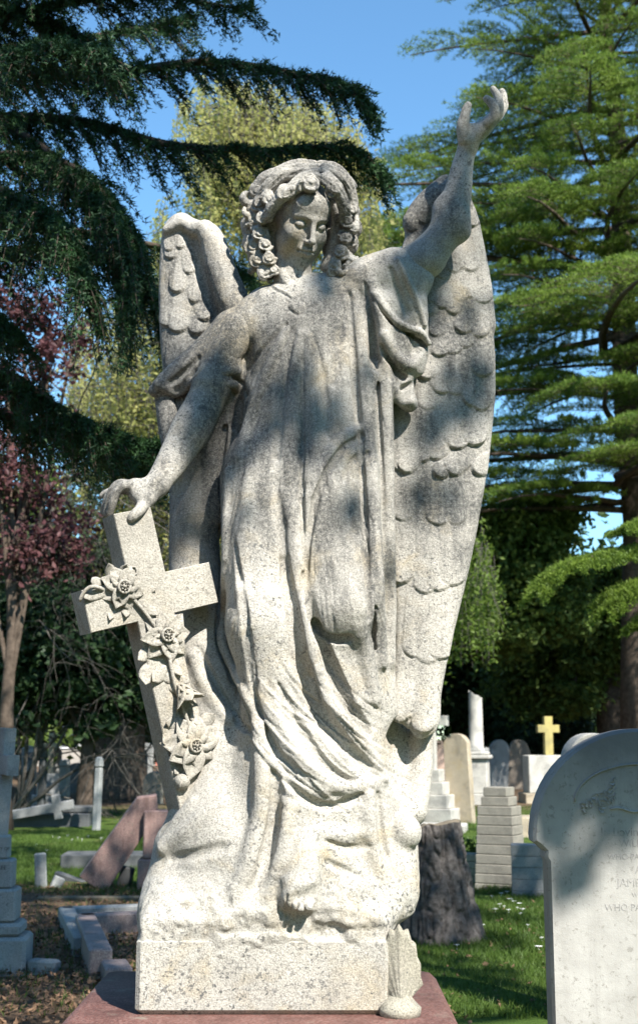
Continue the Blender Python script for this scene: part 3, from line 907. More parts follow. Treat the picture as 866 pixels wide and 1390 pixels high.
def wing_right():
    out = [(548,330),(556,288),(580,264),(602,246),(628,262),(641,292),(655,350),(666,420),(672,490),(670,560),(660,640),(646,720),
           (628,800),(608,880),(596,940),(592,985),(568,1000),(550,985),(528,968),(534,900),(532,820),(528,720),(522,640),(512,540),(520,420)]
    rel = Relief(500,230,690,1010)
    rr = np.random.default_rng(8)
    # rows of small feathers at the top, longer ones lower down, laid bottom to top
    for row, (y, n, W, L, st) in enumerate(((1000,4,34,150,3.5),(900,4,36,170,3.2),(800,5,36,170,3.2),(715,5,34,130,3.2),(640,5,36,100,4.2),(560,6,30,80,3.2),
                                             (500,6,28,66,3.6),(446,6,26,56,3.0),(396,6,24,48,3.0),(350,6,22,42,2.6),(310,5,20,36,2.2))):
        xl = 530 if y > 560 else 545
        xr = {1000:580,900:604,800:626,715:648,640:660}.get(y, 664 if y > 400 else 648)
        for i in range(n):
            x = xl+(xr-xl)*(i+.5+.25*(rr.random()-.5)+(.5 if row % 2 else 0)*.5)/n
            if rr.random() < .18 and y < 1000 and y not in (640,500): continue
            rel.feather(x, y+18*(rr.random()-.5)-.35*(x-xl)*(1 if y < 700 else -.1), 100-18*(x-xl)/100, L, W*(.9+.25*rr.random()), st*(.5+.7*rr.random()))
    # the strong ones the light picks out
    for x, y, a, L, W, st in ((634,552,120,60,34,4.5),(645,557,118,60,26,4.0),(577,516,100,50,26,4.5),(544,640,130,70,28,5),(588,644,150,70,24,5.5),(606,642,140,60,26,5),(640,640,150,66,26,4),
                              (622,452,118,50,28,4.5),(590,458,100,40,24,3.5),(585,412,100,36,20,3.2),(575,425,100,36,20,3),(620,410,110,36,22,2.5),(612,370,110,36,20,2.5),(545,978,95,80,34,7),(574,994,92,90,32,6)):
        rel.feather(x, y, a, L, W, st)
    depth = lambda px, py: 62+.16*(px-540)-22*np.exp(-((px-600)/60.0)**2)-.02*(py-500)*(py > 500)+10*np.exp(-((py-300)/60)**2)
    thick = lambda px, py: 17+0*px
    def extra(F):
        F.chain([(560,300,46,14),(582,276,42,17),(606,262,44,17),(626,276,52,15),(640,310,58,13),(652,370,66,11),(662,440,72,9)], k=.03, n=2)
    return wing(out, depth, thick, (500,236,692,1016,0,140), rel, extra, 31)
def wing_left():
    out = [(331,404),(312,352),(302,318),(284,304),(268,300),(248,290),(230,296),(220,314),(215,370),(216,440),(220,500),(226,560),(240,640),(262,640),(330,520)]
    rel = Relief(195,270,350,660)
    rr = np.random.default_rng(4)
    for x, y, a, L, W, st in ((236,560,90,90,30,2),(262,545,90,80,26,2),(240,505,95,70,34,3.5),(262,520,95,60,24,2.5),(226,444,95,50,22,2.5),(242,452,92,60,30,3.5),(270,455,80,40,24,4.5),
                              (280,436,75,40,22,4.5),(241,398,92,40,22,3.5),(266,412,85,34,18,3.5),(258,372,85,34,18,2.5),(232,352,90,34,18,2.5),(246,338,85,30,16,2.2),(231,342,85,26,14,3)):
        rel.feather(x, y, a, L, W, st)
    rel.line([(252,318,5,-3),(266,350,6,-5),(278,392,5,-6),(290,428,4,-4)])
    depth = lambda px, py: 66-.10*(px-215)+8*np.exp(-((px-215)/20.0)**2)
    thick = lambda px, py: 16+0*px
    def extra(F):
        F.chain([(262,312,44,10),(278,312,38,15),(290,330,36,19),(300,366,36,22),(314,404,36,24),(330,440,40,24)], k=.014, n=2)
        F.chain([(228,312,54,8),(248,302,46,10),(264,308,44,9)], k=.014)
    return wing(out, depth, thick, (198,276,352,656,0,120), rel, extra, 33)

# ---- cross with its garland of lilies
CR = rotz(rad(28)) @ roty(rad(-15.0))           # yawed so that the left side shows, and leaning left
CO = S(198, 812, -48)
def X3(x, y, z): return CO + CR @ np.array([x,y,z])*U       # cross frame: x along the arms, y back, z up (photo pixels)
def cross_mesh():
    m = MB()
    w, t, a = 26.5, 23, 28
    o = [(-w,-330),(w,-330),(w,-a),(91,-a),(91,a),(w,a),(w,116),(-w,116),(-w,a),(-91,a),(-91,-a),(-w,-a)]
    m.prism(np.array(o)*U, -t*U, t*U, rot=CR, c=CO, bev=.003)
    return m
def petal(m, base, d, up, L, W, curl, thick=1.6, n=7, cup=.3, wav=0.0):
    """one thick petal or leaf, in cross pixels; d: direction, up: face normal"""
    d = d/np.linalg.norm(d); s = np.cross(d, up); s /= np.linalg.norm(s); up = np.cross(s, d)
    rows, fs = [], []
    for side in (1,-1):
        for i in range(n+1):
            t = i/n
            w = W*math.sin(math.pi*min(1,(t*.86+.10)))**.8*(1-.9*max(0,t-.8)/.2)
            for j in range(-2,3):
                v = j/2
                h = curl*L*t*t*.5 + cup*w*v*v + wav*L*math.sin(t*7)*.05
                rows.append(base+d*L*(t-.12*abs(curl)*t*t)+s*w*v+up*(h+(.5*side-.5)*thick*(1-.5*t)-.5*(j == 0)*1.2*side))
    k = 5; off = (n+1)*k
    for i in range(n):
        for j in range(4):
            a = i*k+j
            fs.append((a,a+1,a+k+1,a+k)); fs.append((off+a,off+a+k,off+a+k+1,off+a+1))
    for i in range(n):
        fs.append((i*k,i*k+k,off+i*k+k,off+i*k)); fs.append((i*k+4,off+i*k+4,off+i*k+k+4,i*k+k+4))
    for j in range(4):
        fs.append((n*k+j,n*k+j+1,off+n*k+j+1,off+n*k+j)); fs.append((j+1,j,off+j,off+j+1))
    m.add([X3(*q) for q in rows], fs)
def to_cross(px, py, dd):
    """cross-frame point over the cross face (dd in front of it) seen through a photo pixel"""
    p0 = np.array([0,0,CAMZ]); p1 = P(px, py, YS)
    nrm = CR @ np.array([0,-1,0]); pl = X3(0,-20-dd,0)
    t = ((pl-p0)@nrm)/((p1-p0)@nrm)
    q = p0+(p1-p0)*t
    return CR.T @ (q-CO)/U
def lily(px, py, R, a0, tilt, seed, petals=6):
    rr = np.random.default_rng(seed)
    m = MB(); c = to_cross(px, py, 9)
    for i in range(petals):
        a = rad(a0+360*i/petals+14*(rr.random()-.5))
        d = np.array([math.cos(a), -.42-.2*rr.random(), math.sin(a)])
        up = np.array([-math.cos(a)*.5, -1, -math.sin(a)*.5])
        petal(m, c+np.array([0,3,0]), d, up, R*(.9+.25*rr.random()), R*.36, -.7-.5*rr.random(), 2.6, cup=.35, wav=rr.random())
    ring = [c+np.array([8*math.cos(t), -7, 8*math.sin(t)]) for t in np.linspace(0,2*math.pi,13)]
    m.tube([X3(*q) for q in ring], 1.9*U, 6)
    m.tube([X3(*(c+np.array([0,4,0]))), X3(*(c+np.array([0,-6,0])))], [5*U,6.5*U], 10)
    for t in np.linspace(0,2*math.pi,8)[:-1]:
        q = c+np.array([4.6*math.cos(t), -7.5, 4.6*math.sin(t)])
        m.tube([X3(*q), X3(*(q+np.array([0,-3.5,0])))], [1.3*U,1.0*U], 6)
    m.tube([X3(*(c+np.array([0,-4,0]))), X3(*(c+np.array([0,-11,0])))], [1.4*U,1.8*U], 6)
    return m
def leaf(m, px, py, qx, qy, W, rise=5, curl=.25):
    a, b = to_cross(px,py,1.5), to_cross(qx,qy,rise)
    petal(m, a, b-a, np.array([0,-1,0.]), np.linalg.norm(b-a)*1.05, W, curl, 2.4, cup=-.25, wav=.8)
body = part('body', join(head_field(), arm_down(), arm_up()), M['angel'])
part('hair', hair_field(), M['angel'], body)
part('robe', robe_field(), M['angel'])
part('wing', wing_right(), M['angel'])
part('wing', wing_left(), M['angel'])
crs = cross_mesh().build('cross', M['cross'], angel, off=ORI)
for px, py, R, a0, s in ((167,797,31,10,1),(226,862,34,40,2),(264,1012,42,20,3)):
    lily(px,py,R,a0,0,s,8).build('lily', M['cross'], crs, smooth=True, off=ORI)

base = MB(); zt, zb = S(357,1272,-92)[2], S(357,1378,-92)[2]
c0 = S(357,1262,-92)
base.box((c0[0], YS+.035, zb), (.622,.442,zt-zb), bev=.012)
base.build('base_block', M['angel'], angel, off=ORI, autosmooth=40)
# garland between the flowers
for a in ((150,800,112,812,9,7),(158,790,146,764,8,12),(165,785,172,765,6,12),(140,790,122,790,7,12),(190,800,212,800,8,4),(185,812,214,836,9,5),(160,815,148,842,8,4),
          (176,815,170,838,8,6),(205,835,226,848,7,6),(212,880,186,896,9,5),(230,890,246,918,8,8),(205,900,196,930,11,8),(214,915,258,926,10,7),(232,905,205,925,11,8),
          (226,930,262,940,8,12),(250,985,224,980,9,6),(240,1000,220,1008,11,5),(272,985,292,970,10,5),(285,1010,312,1000,8,4),(268,1030,250,1062,10,6),(255,1035,236,1050,9,5),(282,1030,296,1050,8,4),
          (236,960,246,990,7,6),(262,950,266,985,8,7)):
    g = MB(); leaf(g, *a); g.build('leaf', M['cross'], crs, smooth=True, off=ORI)
# the hanging lily bell and the bud
b = MB()
q0 = np.array(to_cross(243,928,10)); dn = np.array([.25,-.35,-1.0]); dn /= np.linalg.norm(dn)
for k in range(6):
    t = rad(60*k+15); o = np.array([math.cos(t), math.sin(t), .1])
    petal(b, q0, dn*1.0+o*.42, o, 40, 10, .55, 2.4, cup=-.2)
b.tube([X3(*q0), X3(*(q0+dn*34))], [2*U,1.2*U], 6)
b.build('lily', M['cross'], crs, smooth=True, off=ORI)
b = MB()
q0 = np.array(to_cross(252,1050,6)); q1 = np.array(to_cross(243,1072,7))
pts = [q0+(q1-q0)*t for t in np.linspace(0,1,7)]
b.tube([X3(*q) for q in pts], [U*r for r in (3,7,10,11,10,7,2)], 10)
for k in range(3):
    b.tube([X3(*(q+np.array([(k-1)*5*math.sin(math.pi*min(1,i/6)),-9*math.sin(math.pi*i/6),0]))) for i,q in enumerate(pts)], [U*1.6]*7, 5)
b.build('lily_bud', M['cross'], crs, smooth=True, off=ORI)
b = MB()
st = spline([(160,790,6),(200,835,8),(226,880,8),(238,930,9),(252,970,8),(262,1010,8),(250,1050,6)],5)
b.tube([X3(*to_cross(*q)) for q in st], 2.6*U, 6)
st = spline([(172,785,2),(176,772,3),(184,770,4),(186,778,4),(180,782,3)],4)
b.tube([X3(*to_cross(*q)) for q in st], 1.5*U, 6)
st = spline([(150,805,-2),(128,796,12),(116,802,10),(108,816,4)],4)
b.tube([X3(*to_cross(*q)) for q in st], 2.6*U, 6)
b.build('stem', M['cross'], crs, smooth=True, off=ORI)
# ------------------------------------------------------------------ more materials
def simple(name, col, rough=.8, var=.25, scale=8, bump=.3, bscale=60, spec=.3):
    n = NT(name)
    c = n.mix(n.ramp(n.noise(scale, 5, .6), .3, .7), tuple(q*(1-var) for q in col), tuple(min(1,q*(1+var)) for q in col))
    n.color(c); n.rough(rough, spec)
    if bump: n.bump(n.noise(bscale, 4, .7), bump, .01)
    return n.m
M['pale'] = stone('pale_marble', (.50,.48,.43), (.14,.14,.135), soot=.5)
M['tan'] = stone('tan_sandstone', (.40,.34,.25), (.10,.09,.08), soot=.35, ochre=(.36,.28,.16))
M['grey'] = stone('grey_granite', (.30,.30,.29), (.08,.085,.09), soot=.35)
M['dark'] = stone('dark_slate', (.12,.125,.125), (.05,.05,.052), soot=.3)
M['blue'] = stone('blue_grey_stone', (.35,.355,.34), (.10,.105,.11), soot=.45)
M['mossy'] = stone('mossy_stone', (.30,.29,.25), (.07,.075,.07), soot=.5, moss=(.07,.10,.03))
def granite(name, base, pale, dark):
    n = NT(name)
    v = n.pos()
    c = n.mix(n.ramp(n.noise(120, 2, .7, v), .42, .60), base, pale)
    c = n.mix(n.ramp(n.noise(170, 2, .7, v), .57, .62), c, dark)
    c = n.mix(n.math('MULTIPLY', n.ramp(n.noise(3, 5, .6, v), .5, .75), .5), c, tuple(q*.55 for q in base))
    c = n.mix(n.math('MULTIPLY', n.ramp(n.noise(1.0, 5, .65, n.pos((9,9,1.5))), .48, .68), .6), c, tuple(q*.35 for q in base))
    c = n.mix(n.math('MULTIPLY', n.ramp(n.noise(14, 5, .7, v), .58, .70), .5), c, (.20,.19,.15))
    n.color(c); n.rough(.6, .35); n.bump(n.noise(200, 2, .6, v), .15, .003)
    return n.m
M['pink'] = granite('pink_granite', (.25,.15,.13), (.36,.25,.22), (.09,.065,.06))
M['yellow'] = stone('lichened_yellow_stone', (.44,.37,.14), (.20,.18,.10), soot=.8, ochre=(.50,.41,.12))
M['bark'] = simple('bark', (.085,.065,.05), .9, .4, 9, 1.0, 30, .1)
M['greybark'] = simple('grey_bark', (.105,.095,.082), .9, .35, 12, .6, 40, .1)
M['wood'] = simple('old_timber', (.15,.125,.09), .9, .3, 14, .5, 50, .15)
M['white'] = simple('white_petal', (.80,.80,.78), .6, .05, 8, 0)
def leafmat(name, a, b, scale=1.2, trans=.35, rough=.55):
    n = NT(name)
    c = n.mix(n.ramp(n.noise(scale, 4, .6), .32, .68), a, b)
    c = n.mix(n.ramp(n.noise(11, 2, .6), .35, .7), c, tuple(q*.72 for q in a))
    n.color(c); n.rough(rough, .25)
    t = n.n('ShaderNodeBsdfTranslucent'); n.t.links.new(c, t.inputs['Color'])
    mx = n.n('ShaderNodeMixShader'); mx.inputs[0].default_value = trans
    n.l(n.b, 'BSDF', mx, 1); n.l(t, 'BSDF', mx, 2); n.l(mx, 'Shader', n.out, 'Surface')
    return n.m
M['cedar'] = leafmat('cedar_needles', (.105,.180,.028), (.25,.34,.05), .6, .42)
M['spruce'] = leafmat('dark_needles', (.020,.055,.022), (.050,.110,.032), 1.5, .2)
M['birch'] = leafmat('birch_leaves', (.42,.43,.13), (.60,.55,.24), .5, .6)
M['copper'] = leafmat('copper_leaves', (.075,.028,.034), (.17,.075,.07), .8, .35)
M['oak'] = leafmat('dark_green_leaves', (.030,.060,.018), (.080,.130,.030), .35, .3)
M['lime'] = leafmat('bright_green_leaves', (.085,.140,.022), (.165,.225,.035), .6, .45)
M['mid'] = leafmat('mid_green_leaves', (.070,.120,.026), (.150,.205,.042), .5, .4)
M['yew'] = leafmat('yew_needles', (.022,.048,.020), (.050,.090,.028), .6, .2)
M['weed'] = leafmat('weeds', (.05,.10,.02), (.12,.18,.03), 3, .3)

# ------------------------------------------------------------------ foliage
def fmesh(name, V, quads, m, parent, off=(0,0,0)):
    return mesh_np(name, V.reshape(-1,3)-np.array(off), quads=quads if quads.shape[1] == 4 else None, tris=quads if quads.shape[1] == 3 else None, mat=m, parent=parent, smooth=False)
def unit(a): return a/(np.linalg.norm(a,axis=-1,keepdims=True)+1e-9)
def needles(pos, ax, L, w, k, spread=.7, rng=RNG):
    n = len(pos)
    d = unit(ax[:,None,:]+spread*rng.normal(size=(n,k,3)))
    s = unit(np.cross(d, rng.normal(size=(n,k,3))))*w*.5
    l = L*(.55+.6*rng.random((n,k,1)))
    p = pos[:,None,:]+.25*L*rng.normal(size=(n,k,3))
    V = np.stack([p-s, p+s, p+d*l], 2).reshape(-1,3)
    return V, np.arange(len(V)).reshape(-1,3)
def leaves(pos, size, up=.5, rng=RNG, long=1.5):
    n = len(pos)
    nr = unit(rng.normal(size=(n,3))+np.array([0,-.2,up])); a = unit(np.cross(nr, rng.normal(size=(n,3)))); b = np.cross(nr, a)
    s = size*(.6+.7*rng.random((n,1)))
    V = np.stack([pos-a*s*.5*long, pos+b*s*.42-nr*s*.12, pos+a*s*.5*long, pos-b*s*.42-nr*s*.12], 1).reshape(-1,3)
    return V, np.arange(len(V)).reshape(-1,4)
def trunk_mesh(m, base, h, r, lean=(0,0), n=9, seed=0):
    rr = np.random.default_rng(seed)
    pts, rs = [], []
    for i in range(n):
        t = i/(n-1)
        pts.append(np.array(base)+np.array([lean[0]*t+.04*h*.1*rr.normal(), lean[1]*t+.04*h*.1*rr.normal(), h*t-.2]))
        rs.append(r*(1.25-.25*min(1,t*8) if t < .125 else 1)*(1-.82*t))
    m.tube(pts, rs, 12)
    return pts
def conifer(name, label, base, ztop, z0, reach, mat_, seed, trunk_r=.35, step=.5, per=4, nl=.05, nw=.012, k=5, sta=.10, tuft=.05, droop=.10, az_keep=None, grp=None, hang=0.0):
    """tiers of level boughs, each a flat spray of shoots"""
    rr = np.random.default_rng(seed)
    T = thing(name, label, 'tree', base, 0, grp)
    tm = MB(); trunk_mesh(tm, (0,0,0), ztop*.97, trunk_r, seed=seed)
    pos, ax = [], []
    z = z0; gold = 0
    while z < ztop-.3:
        for j in range(per):
            gold += 2.4+.5*(rr.random()-.5)
            phi = gold % 6.283
            zb = z+step*(rr.random()-.5)
            L = reach(zb)*(.58+.6*rr.random())
            if az_keep and not az_keep(phi, L, zb): continue
            d = np.array([math.cos(phi), math.sin(phi), 0]); sd_ = np.array([-d[1], d[0], 0])
            f = lambda t: d*L*t+np.array([0,0,zb+L*(.16*t-(.16+droop)*t*t)])+sd_*L*.06*math.sin(3*t+gold)
            tm.tube([f(t)-np.array([0,0,.035*L*min(1,t*3)]) for t in (0,.2,.4,.6,.8,.97)], [max(.008,.015*L*(1-t*.9)) for t in (0,.2,.4,.6,.8,.97)], 5, cap=False)
            t = .16
            while t < 1.0:
                o = f(t)
                for sgn in (-1,1):
                    if rr.random() < .24: continue
                    ll = (L*.36*(1-t)**.65+.14)*(.6+.6*rr.random())
                    a = rad(62-25*t+18*(rr.random()-.5))*sgn
                    dr = d*math.cos(a)+sd_*math.sin(a)
                    m_ = max(3, int(ll/tuft))
                    u = np.linspace(.06,1,m_)[:,None]
                    q = o+dr*ll*u+np.array([0,0,1])*(ll*(.10*u-(.26+hang)*u*u))+.018*rr.normal(size=(m_,3))
                    pos.append(q); ax.append(np.repeat((dr*.45+np.array([0,0,.62-hang*1.5]))[None],m_,0))
                    if ll > .45:
                        tm.tube([o, o+dr*ll*.5+np.array([0,0,-.01]), o+dr*ll*.95+np.array([0,0,-.15*ll])], [.009,.006,.003], 4, cap=False)
                t += sta/L*(.8+.4*rr.random())
        z += step*(.8+.4*rr.random())
    V, Q = needles(np.concatenate(pos), np.concatenate(ax), nl, nw, k, .75, rr)
    tm.build('trunk', M['bark'], T, smooth=True)
    fmesh('crown', V, Q, mat_, T)
    return T
def broad(name, label, base, clusters, mat_, seed, leaf_=.12, n=20000, trunk_h=3, trunk_r=.3, up=.5, tmat=None, cat='tree', grp=None, hang=0.0, sig=.33):
    """clusters: rows x, y, z, r around the base; leaves gather in clumps inside each"""
    rr = np.random.default_rng(seed)
    T = thing(name, label, cat, base, 0, grp)
    tm = MB(); cl = np.asarray(clusters, float)
    trunk_mesh(tm, (0,0,0), trunk_h, trunk_r, seed=seed)
    top = np.array([0,0,trunk_h*.8])
    P_ = []
    wts = cl[:,3]**2; wts = wts/wts.sum()
    for c, w_ in zip(cl, wts):
        nn = max(40,int(n*w_)); ncl = max(6,int(26*(c[3]/1.0)**1.2)); ncl = min(ncl,70)
        cc = unit(rr.normal(size=(ncl,3)))*(rr.random((ncl,1))**.4)*c[3]*np.array([1,1,.8])+c[:3]
        j = rr.integers(0,ncl,nn)
        g = rr.normal(size=(nn,3))*c[3]*sig*(.35+.75*rr.random(ncl))[j][:,None]*np.array([1,1,.62])
        p = cc[j]+g
        if hang: p[:,2] -= hang*rr.random(nn)**1.5
        P_.append(p)
        mid = top*.5+c[:3]*.5+rr.normal(size=3)*.2
        tm.tube(spline([top*(.4+.6*rr.random()), mid, c[:3]],4), np.linspace(trunk_r*.35,.015,9)[:len(spline([top,mid,c[:3]],4))], 6, cap=False)
        for q in cc[:10]:
            tm.tube([mid*.4+c[:3]*.6, (c[:3]+q)/2+rr.normal(size=3)*.1, q], [trunk_r*.12,trunk_r*.07,.008], 4, cap=False)
    p = np.concatenate(P_); p = p[p[:,2] > -base[2]+.05]
    V, Q = leaves(p, leaf_, up, rr)
    tm.build('trunk', tmat or M['bark'], T, smooth=True)
    fmesh('crown', V, Q, mat_, T)
    return T
def blobs(rows, Y, base):
    """rows px, py, radius px, extra depth (m) -> clusters around the base at depth Y"""
    out = []
    for px, py, r, dy in rows:
        p = P(px, py, Y+dy); s = (Y+dy)/1750.0
        out.append((*(p-np.array(base)), r*s))
    return out

# the great cedar on the right, lit from the front
cb = P(872,1000,36.0); cb[2] = 0
reachR = lambda z: min(9.8, 1.9+max(0,30.3-z)*.42) if z > 12.1 else 7.6
def keepR(phi, L, z):
    return math.sin(phi) < .75                     # the far side is never in sight
conifer('cedar_tree', 'big sunlit cedar with layered yellow green boughs at the right', cb, 30.8, 7.6, reachR, M['cedar'], 5,
        .52, .80, 8, .125, .024, 8, .155, .080, .09, keepR)
# the dark conifer on the left: long drooping boughs, seen from their shaded side
def dark_conifer():
    base = P(-190, 1000, 9.4); base[2] = 0
    T = thing('dark_conifer', 'dark drooping conifer reaching in from the left above the cross', 'tree', base)
    rr = np.random.default_rng(77)
    tm = MB(); trunk_mesh(tm, (0,0,0), 13.5, .30, seed=3)
    pos, ax = [], []
    def bough(pts, w0, w1, hang, dens=1.0, bare=0.0):
        """pts rows: px, py, depth Y; w: half width of the spray in metres along the bough"""
        q = np.array([P(a,b,c)-base for a,b,c in pts]); p = spline(q, 10)
        L = np.linalg.norm(np.diff(p,axis=0),axis=1).sum(); n = len(p)
        tm.tube(p, np.linspace(.045,.008,n), 6, cap=False)
        m = int(L*58*dens)
        for i in range(m):
            t = bare+(1-bare)*(i+rr.random())/m
            f = t*(n-1); a = min(int(f),n-2); o = p[a]+(p[a+1]-p[a])*(f-a)
            d = unit(p[a+1]-p[a]); s_ = unit(np.cross(d,[0,0,1.0]))
            sg = rr.choice((-1,1)); w = (w0+(w1-w0)*t)*(.5+.85*rr.random())*1.15
            dr = unit(s_*sg*(.35+.9*rr.random())+d*(.5+.7*rr.random())+np.array([0,0,.35*rr.normal()-.25*hang]))
            k = max(4,int(w/.022)); u = np.linspace(0,1,k)[:,None]
            q_ = o+dr*w*u+np.array([0,0,-1.0])*(hang*w*.65*u*u)
            pos.append(q_+.008*rr.normal(size=q_.shape)); ax.append(np.repeat(unit(dr*.7+np.array([0,0,-.35*hang+.25]))[None],k,0))
            if w > .22: tm.tube([q_[0],q_[k//2],q_[-1]],[.006,.004,.002],4,cap=False)
    B = [
     ([(-190,60,9.4),(-60,40,9.0),(60,10,8.6),(190,-6,8.4),(345,14,8.3)],.30,.14,.5,1.0),
     ([(-190,110,9.4),(0,98,9.0),(140,100,8.6),(280,84,8.4),(400,100,8.3),(470,118,8.3),(503,146,8.3)],.34,.13,.8,1.25),
     ([(-190,180,9.4),(-20,160,9.1),(110,165,8.9),(230,196,8.7),(360,204,8.6),(470,202,8.6),(526,240,8.6)],.36,.14,.9,1.3),
     ([(-190,150,9.4),(0,172,9.0),(90,225,8.6),(140,262,8.3),(190,330,8.2)],.32,.22,.8,1.0),
     ([(-190,230,9.4),(-40,215,8.8),(60,214,8.3),(130,250,8.0),(168,330,8.0),(172,392,8.0)],.34,.28,1.1,1.5),
     ([(-190,240,9.4),(-60,240,8.6),(10,262,8.0),(80,300,7.7),(120,380,7.6)],.36,.28,1.1,1.4),
     ([(-190,330,9.4),(0,340,9.3),(110,336,9.2),(190,372,9.2),(232,440,9.2)],.34,.28,1.1,1.5),
     ([(-190,300,9.4),(0,300,9.6),(140,320,9.7),(290,352,9.8),(345,378,9.8)],.24,.12,.9,.8),
     ([(-190,470,9.4),(-60,486,9.0),(20,512,8.6),(90,560,8.4),(160,590,8.3),(224,606,8.3)],.26,.22,1.0,1.9),
     ([(-190,520,9.4),(-60,540,9.2),(40,575,9.0),(130,596,8.9),(226,622,8.9)],.24,.20,1.1,1.6),
     ([(-190,20,9.4),(-40,-10,8.8),(80,-30,8.4),(230,-46,8.2)],.34,.18,.8,1.0),
     ([(-190,130,9.4),(-80,130,8.4),(0,90,7.6),(70,60,7.2),(140,70,7.0)],.32,.16,.9,1.1),
     ([(-190,80,9.4),(-60,70,9.6),(60,60,9.8),(180,40,9.9),(250,30,9.9)],.34,.2,.8,1.2),
     ([(-190,20,9.4),(-60,0,9.0),(40,20,8.8),(110,50,8.7),(160,90,8.7)],.34,.24,.9,1.3),
     ([(-190,400,9.4),(-90,400,8.8),(-20,420,8.4),(20,450,8.2)],.30,.2,1.1,1.2),
    ]
    for b in B: bough(*b)
    # the boughs above the picture
    for i in range(16):
        a = rr.random()*6.28; z = 7.4+5.6*rr.random(); L = (14.2-z)*.45+.8
        p0 = np.array([0,0,z]); pts = [p0+np.array([math.cos(a)*L*t, math.sin(a)*L*t, .25*L*t-.4*L*t*t]) for t in np.linspace(0,1,6)]
        m = int(L*22); pp = spline(pts,6); n = len(pp); tm.tube(pp, np.linspace(.05,.01,n), 6, cap=False)
        for k_ in range(m):
            t = .1+.9*rr.random(); f = t*(n-1); j = min(int(f),n-2); o = pp[j]
            w = .45*(.5+.8*rr.random()); d = unit(pp[j+1]-pp[j]); dr = unit(np.cross(d,[0,0,1.])*rr.choice((-1,1))+d*.6+.3*rr.normal(size=3))
            u = np.linspace(0,1,12)[:,None]; q_ = o+dr*w*u+np.array([0,0,-.6*w])*u*u
            pos.append(q_); ax.append(np.repeat((dr*.6+np.array([0,0,.1]))[None],12,0))
    V, Q = needles(np.concatenate(pos), np.concatenate(ax), .046, .012, 7, .8, rr)
    tm.build('trunk', M['bark'], T, smooth=True)
    fmesh('crown', V, Q, M['spruce'], T)
dark_conifer()

# weeping birch behind the angel's head
def weeping(name, label, base, h, ribs, mat_, seed, leaf_=.055, per_m=26, tmat='greybark', trunk_r=.16):
    """ribs: rows px, py (top of a hanging twig), length px, depth offset"""
    rr = np.random.default_rng(seed)
    T = thing(name, label, 'tree', base); tm = MB()
    tp = trunk_mesh(tm, (0,0,0), h, trunk_r, seed=seed)
    P_ = []
    for i, (p, L) in enumerate(ribs):
        q = p-np.array(base)
        if i % 5 == 0:
            s = np.array(tp[min(len(tp)-1,max(3,int(len(tp)*min(.95,(q[2]-1.2)/h))))]); 
            tm.tube(spline([s, (s+q)/2+np.array([0,0,.5]), q],4), np.linspace(.035,.006,9), 5, cap=False)
        sway = .16*rr.normal(size=2)
        n = int(L*per_m); u = rr.random(n)
        pts = np.stack([q[0]+sway[0]*u+.07*rr.normal(size=n), q[1]+sway[1]*u+.07*rr.normal(size=n), q[2]-L*u], 1)
        P_.append(pts)
        tm.tube([q, q+np.array([sway[0]*.5,sway[1]*.5,-L*.5]), q+np.array([sway[0],sway[1],-L])], [.006,.004,.002], 4, cap=False)
    V, Q = leaves(np.concatenate(P_), leaf_, .15, rr, 1.7)
    tm.build('trunk', M[tmat], T, smooth=True)
    fmesh('crown', V, Q, mat_, T)
def rib_field(Y, zones, seed):
    rr = np.random.default_rng(seed); out = []
    for cx, cy, rx, ry, n, l0, l1 in zones:
        for i in range(n):
            a, r = rr.random()*6.28, rr.random()**.5
            px, py = cx+rx*r*math.cos(a), cy+ry*r*math.sin(a)
            out.append((P(px,py,Y+2.2*rr.normal()*.5), (l0+(l1-l0)*rr.random())))
    return out
bb = P(338,1000,27.0); bb[2] = 0
weeping('birch_tree', 'pale yellow green weeping birch behind the angel head', bb, 14.0, rib_field(27.0, (
    (355,190,95,85,430,.8,2.0),(430,190,60,70,220,.7,1.7),(300,150,60,60,170,.7,1.5),(330,330,130,120,430,.9,2.0),(200,480,110,90,420,.9,2.2),(150,560,70,60,160,.8,1.8),(300,560,150,110,260,1,2),(200,660,120,70,300,1,2.2),(480,260,44,80,220,.6,1.3)), 5), M['birch'], 6, .068, 22)
wb = P(560,1000,24.0); wb[2] = 0
weeping('willow_tree', 'light green weeping willow strands beside the lower right wing', wb, 7.2, rib_field(24.0, (
    (628,740,36,60,70,.8,1.7),(655,770,18,40,26,.9,1.6),(662,800,5,10,8,.7,1.0),(600,760,40,60,60,.8,1.6)), 9), M['lime'], 8, .06, 34)

# copper beech at the left edge
kb = P(10,1000,22.0); kb[2] = 0
broad('copper_beech', 'muted purple leaved beech against the sky at the left edge', kb, blobs(((20,420,60,0),(70,440,44,.5),(-20,500,70,0),(60,500,44,0),(30,560,40,1),(20,660,60,0),(70,690,50,.5),(-30,620,70,0),(40,740,60,0),(90,760,36,0),(-20,380,50,0),(100,470,26,.8)), 22.0, kb),
      M['copper'], 21, .085, 7500, 6.0, .16, .3, M['bark'], sig=.42)

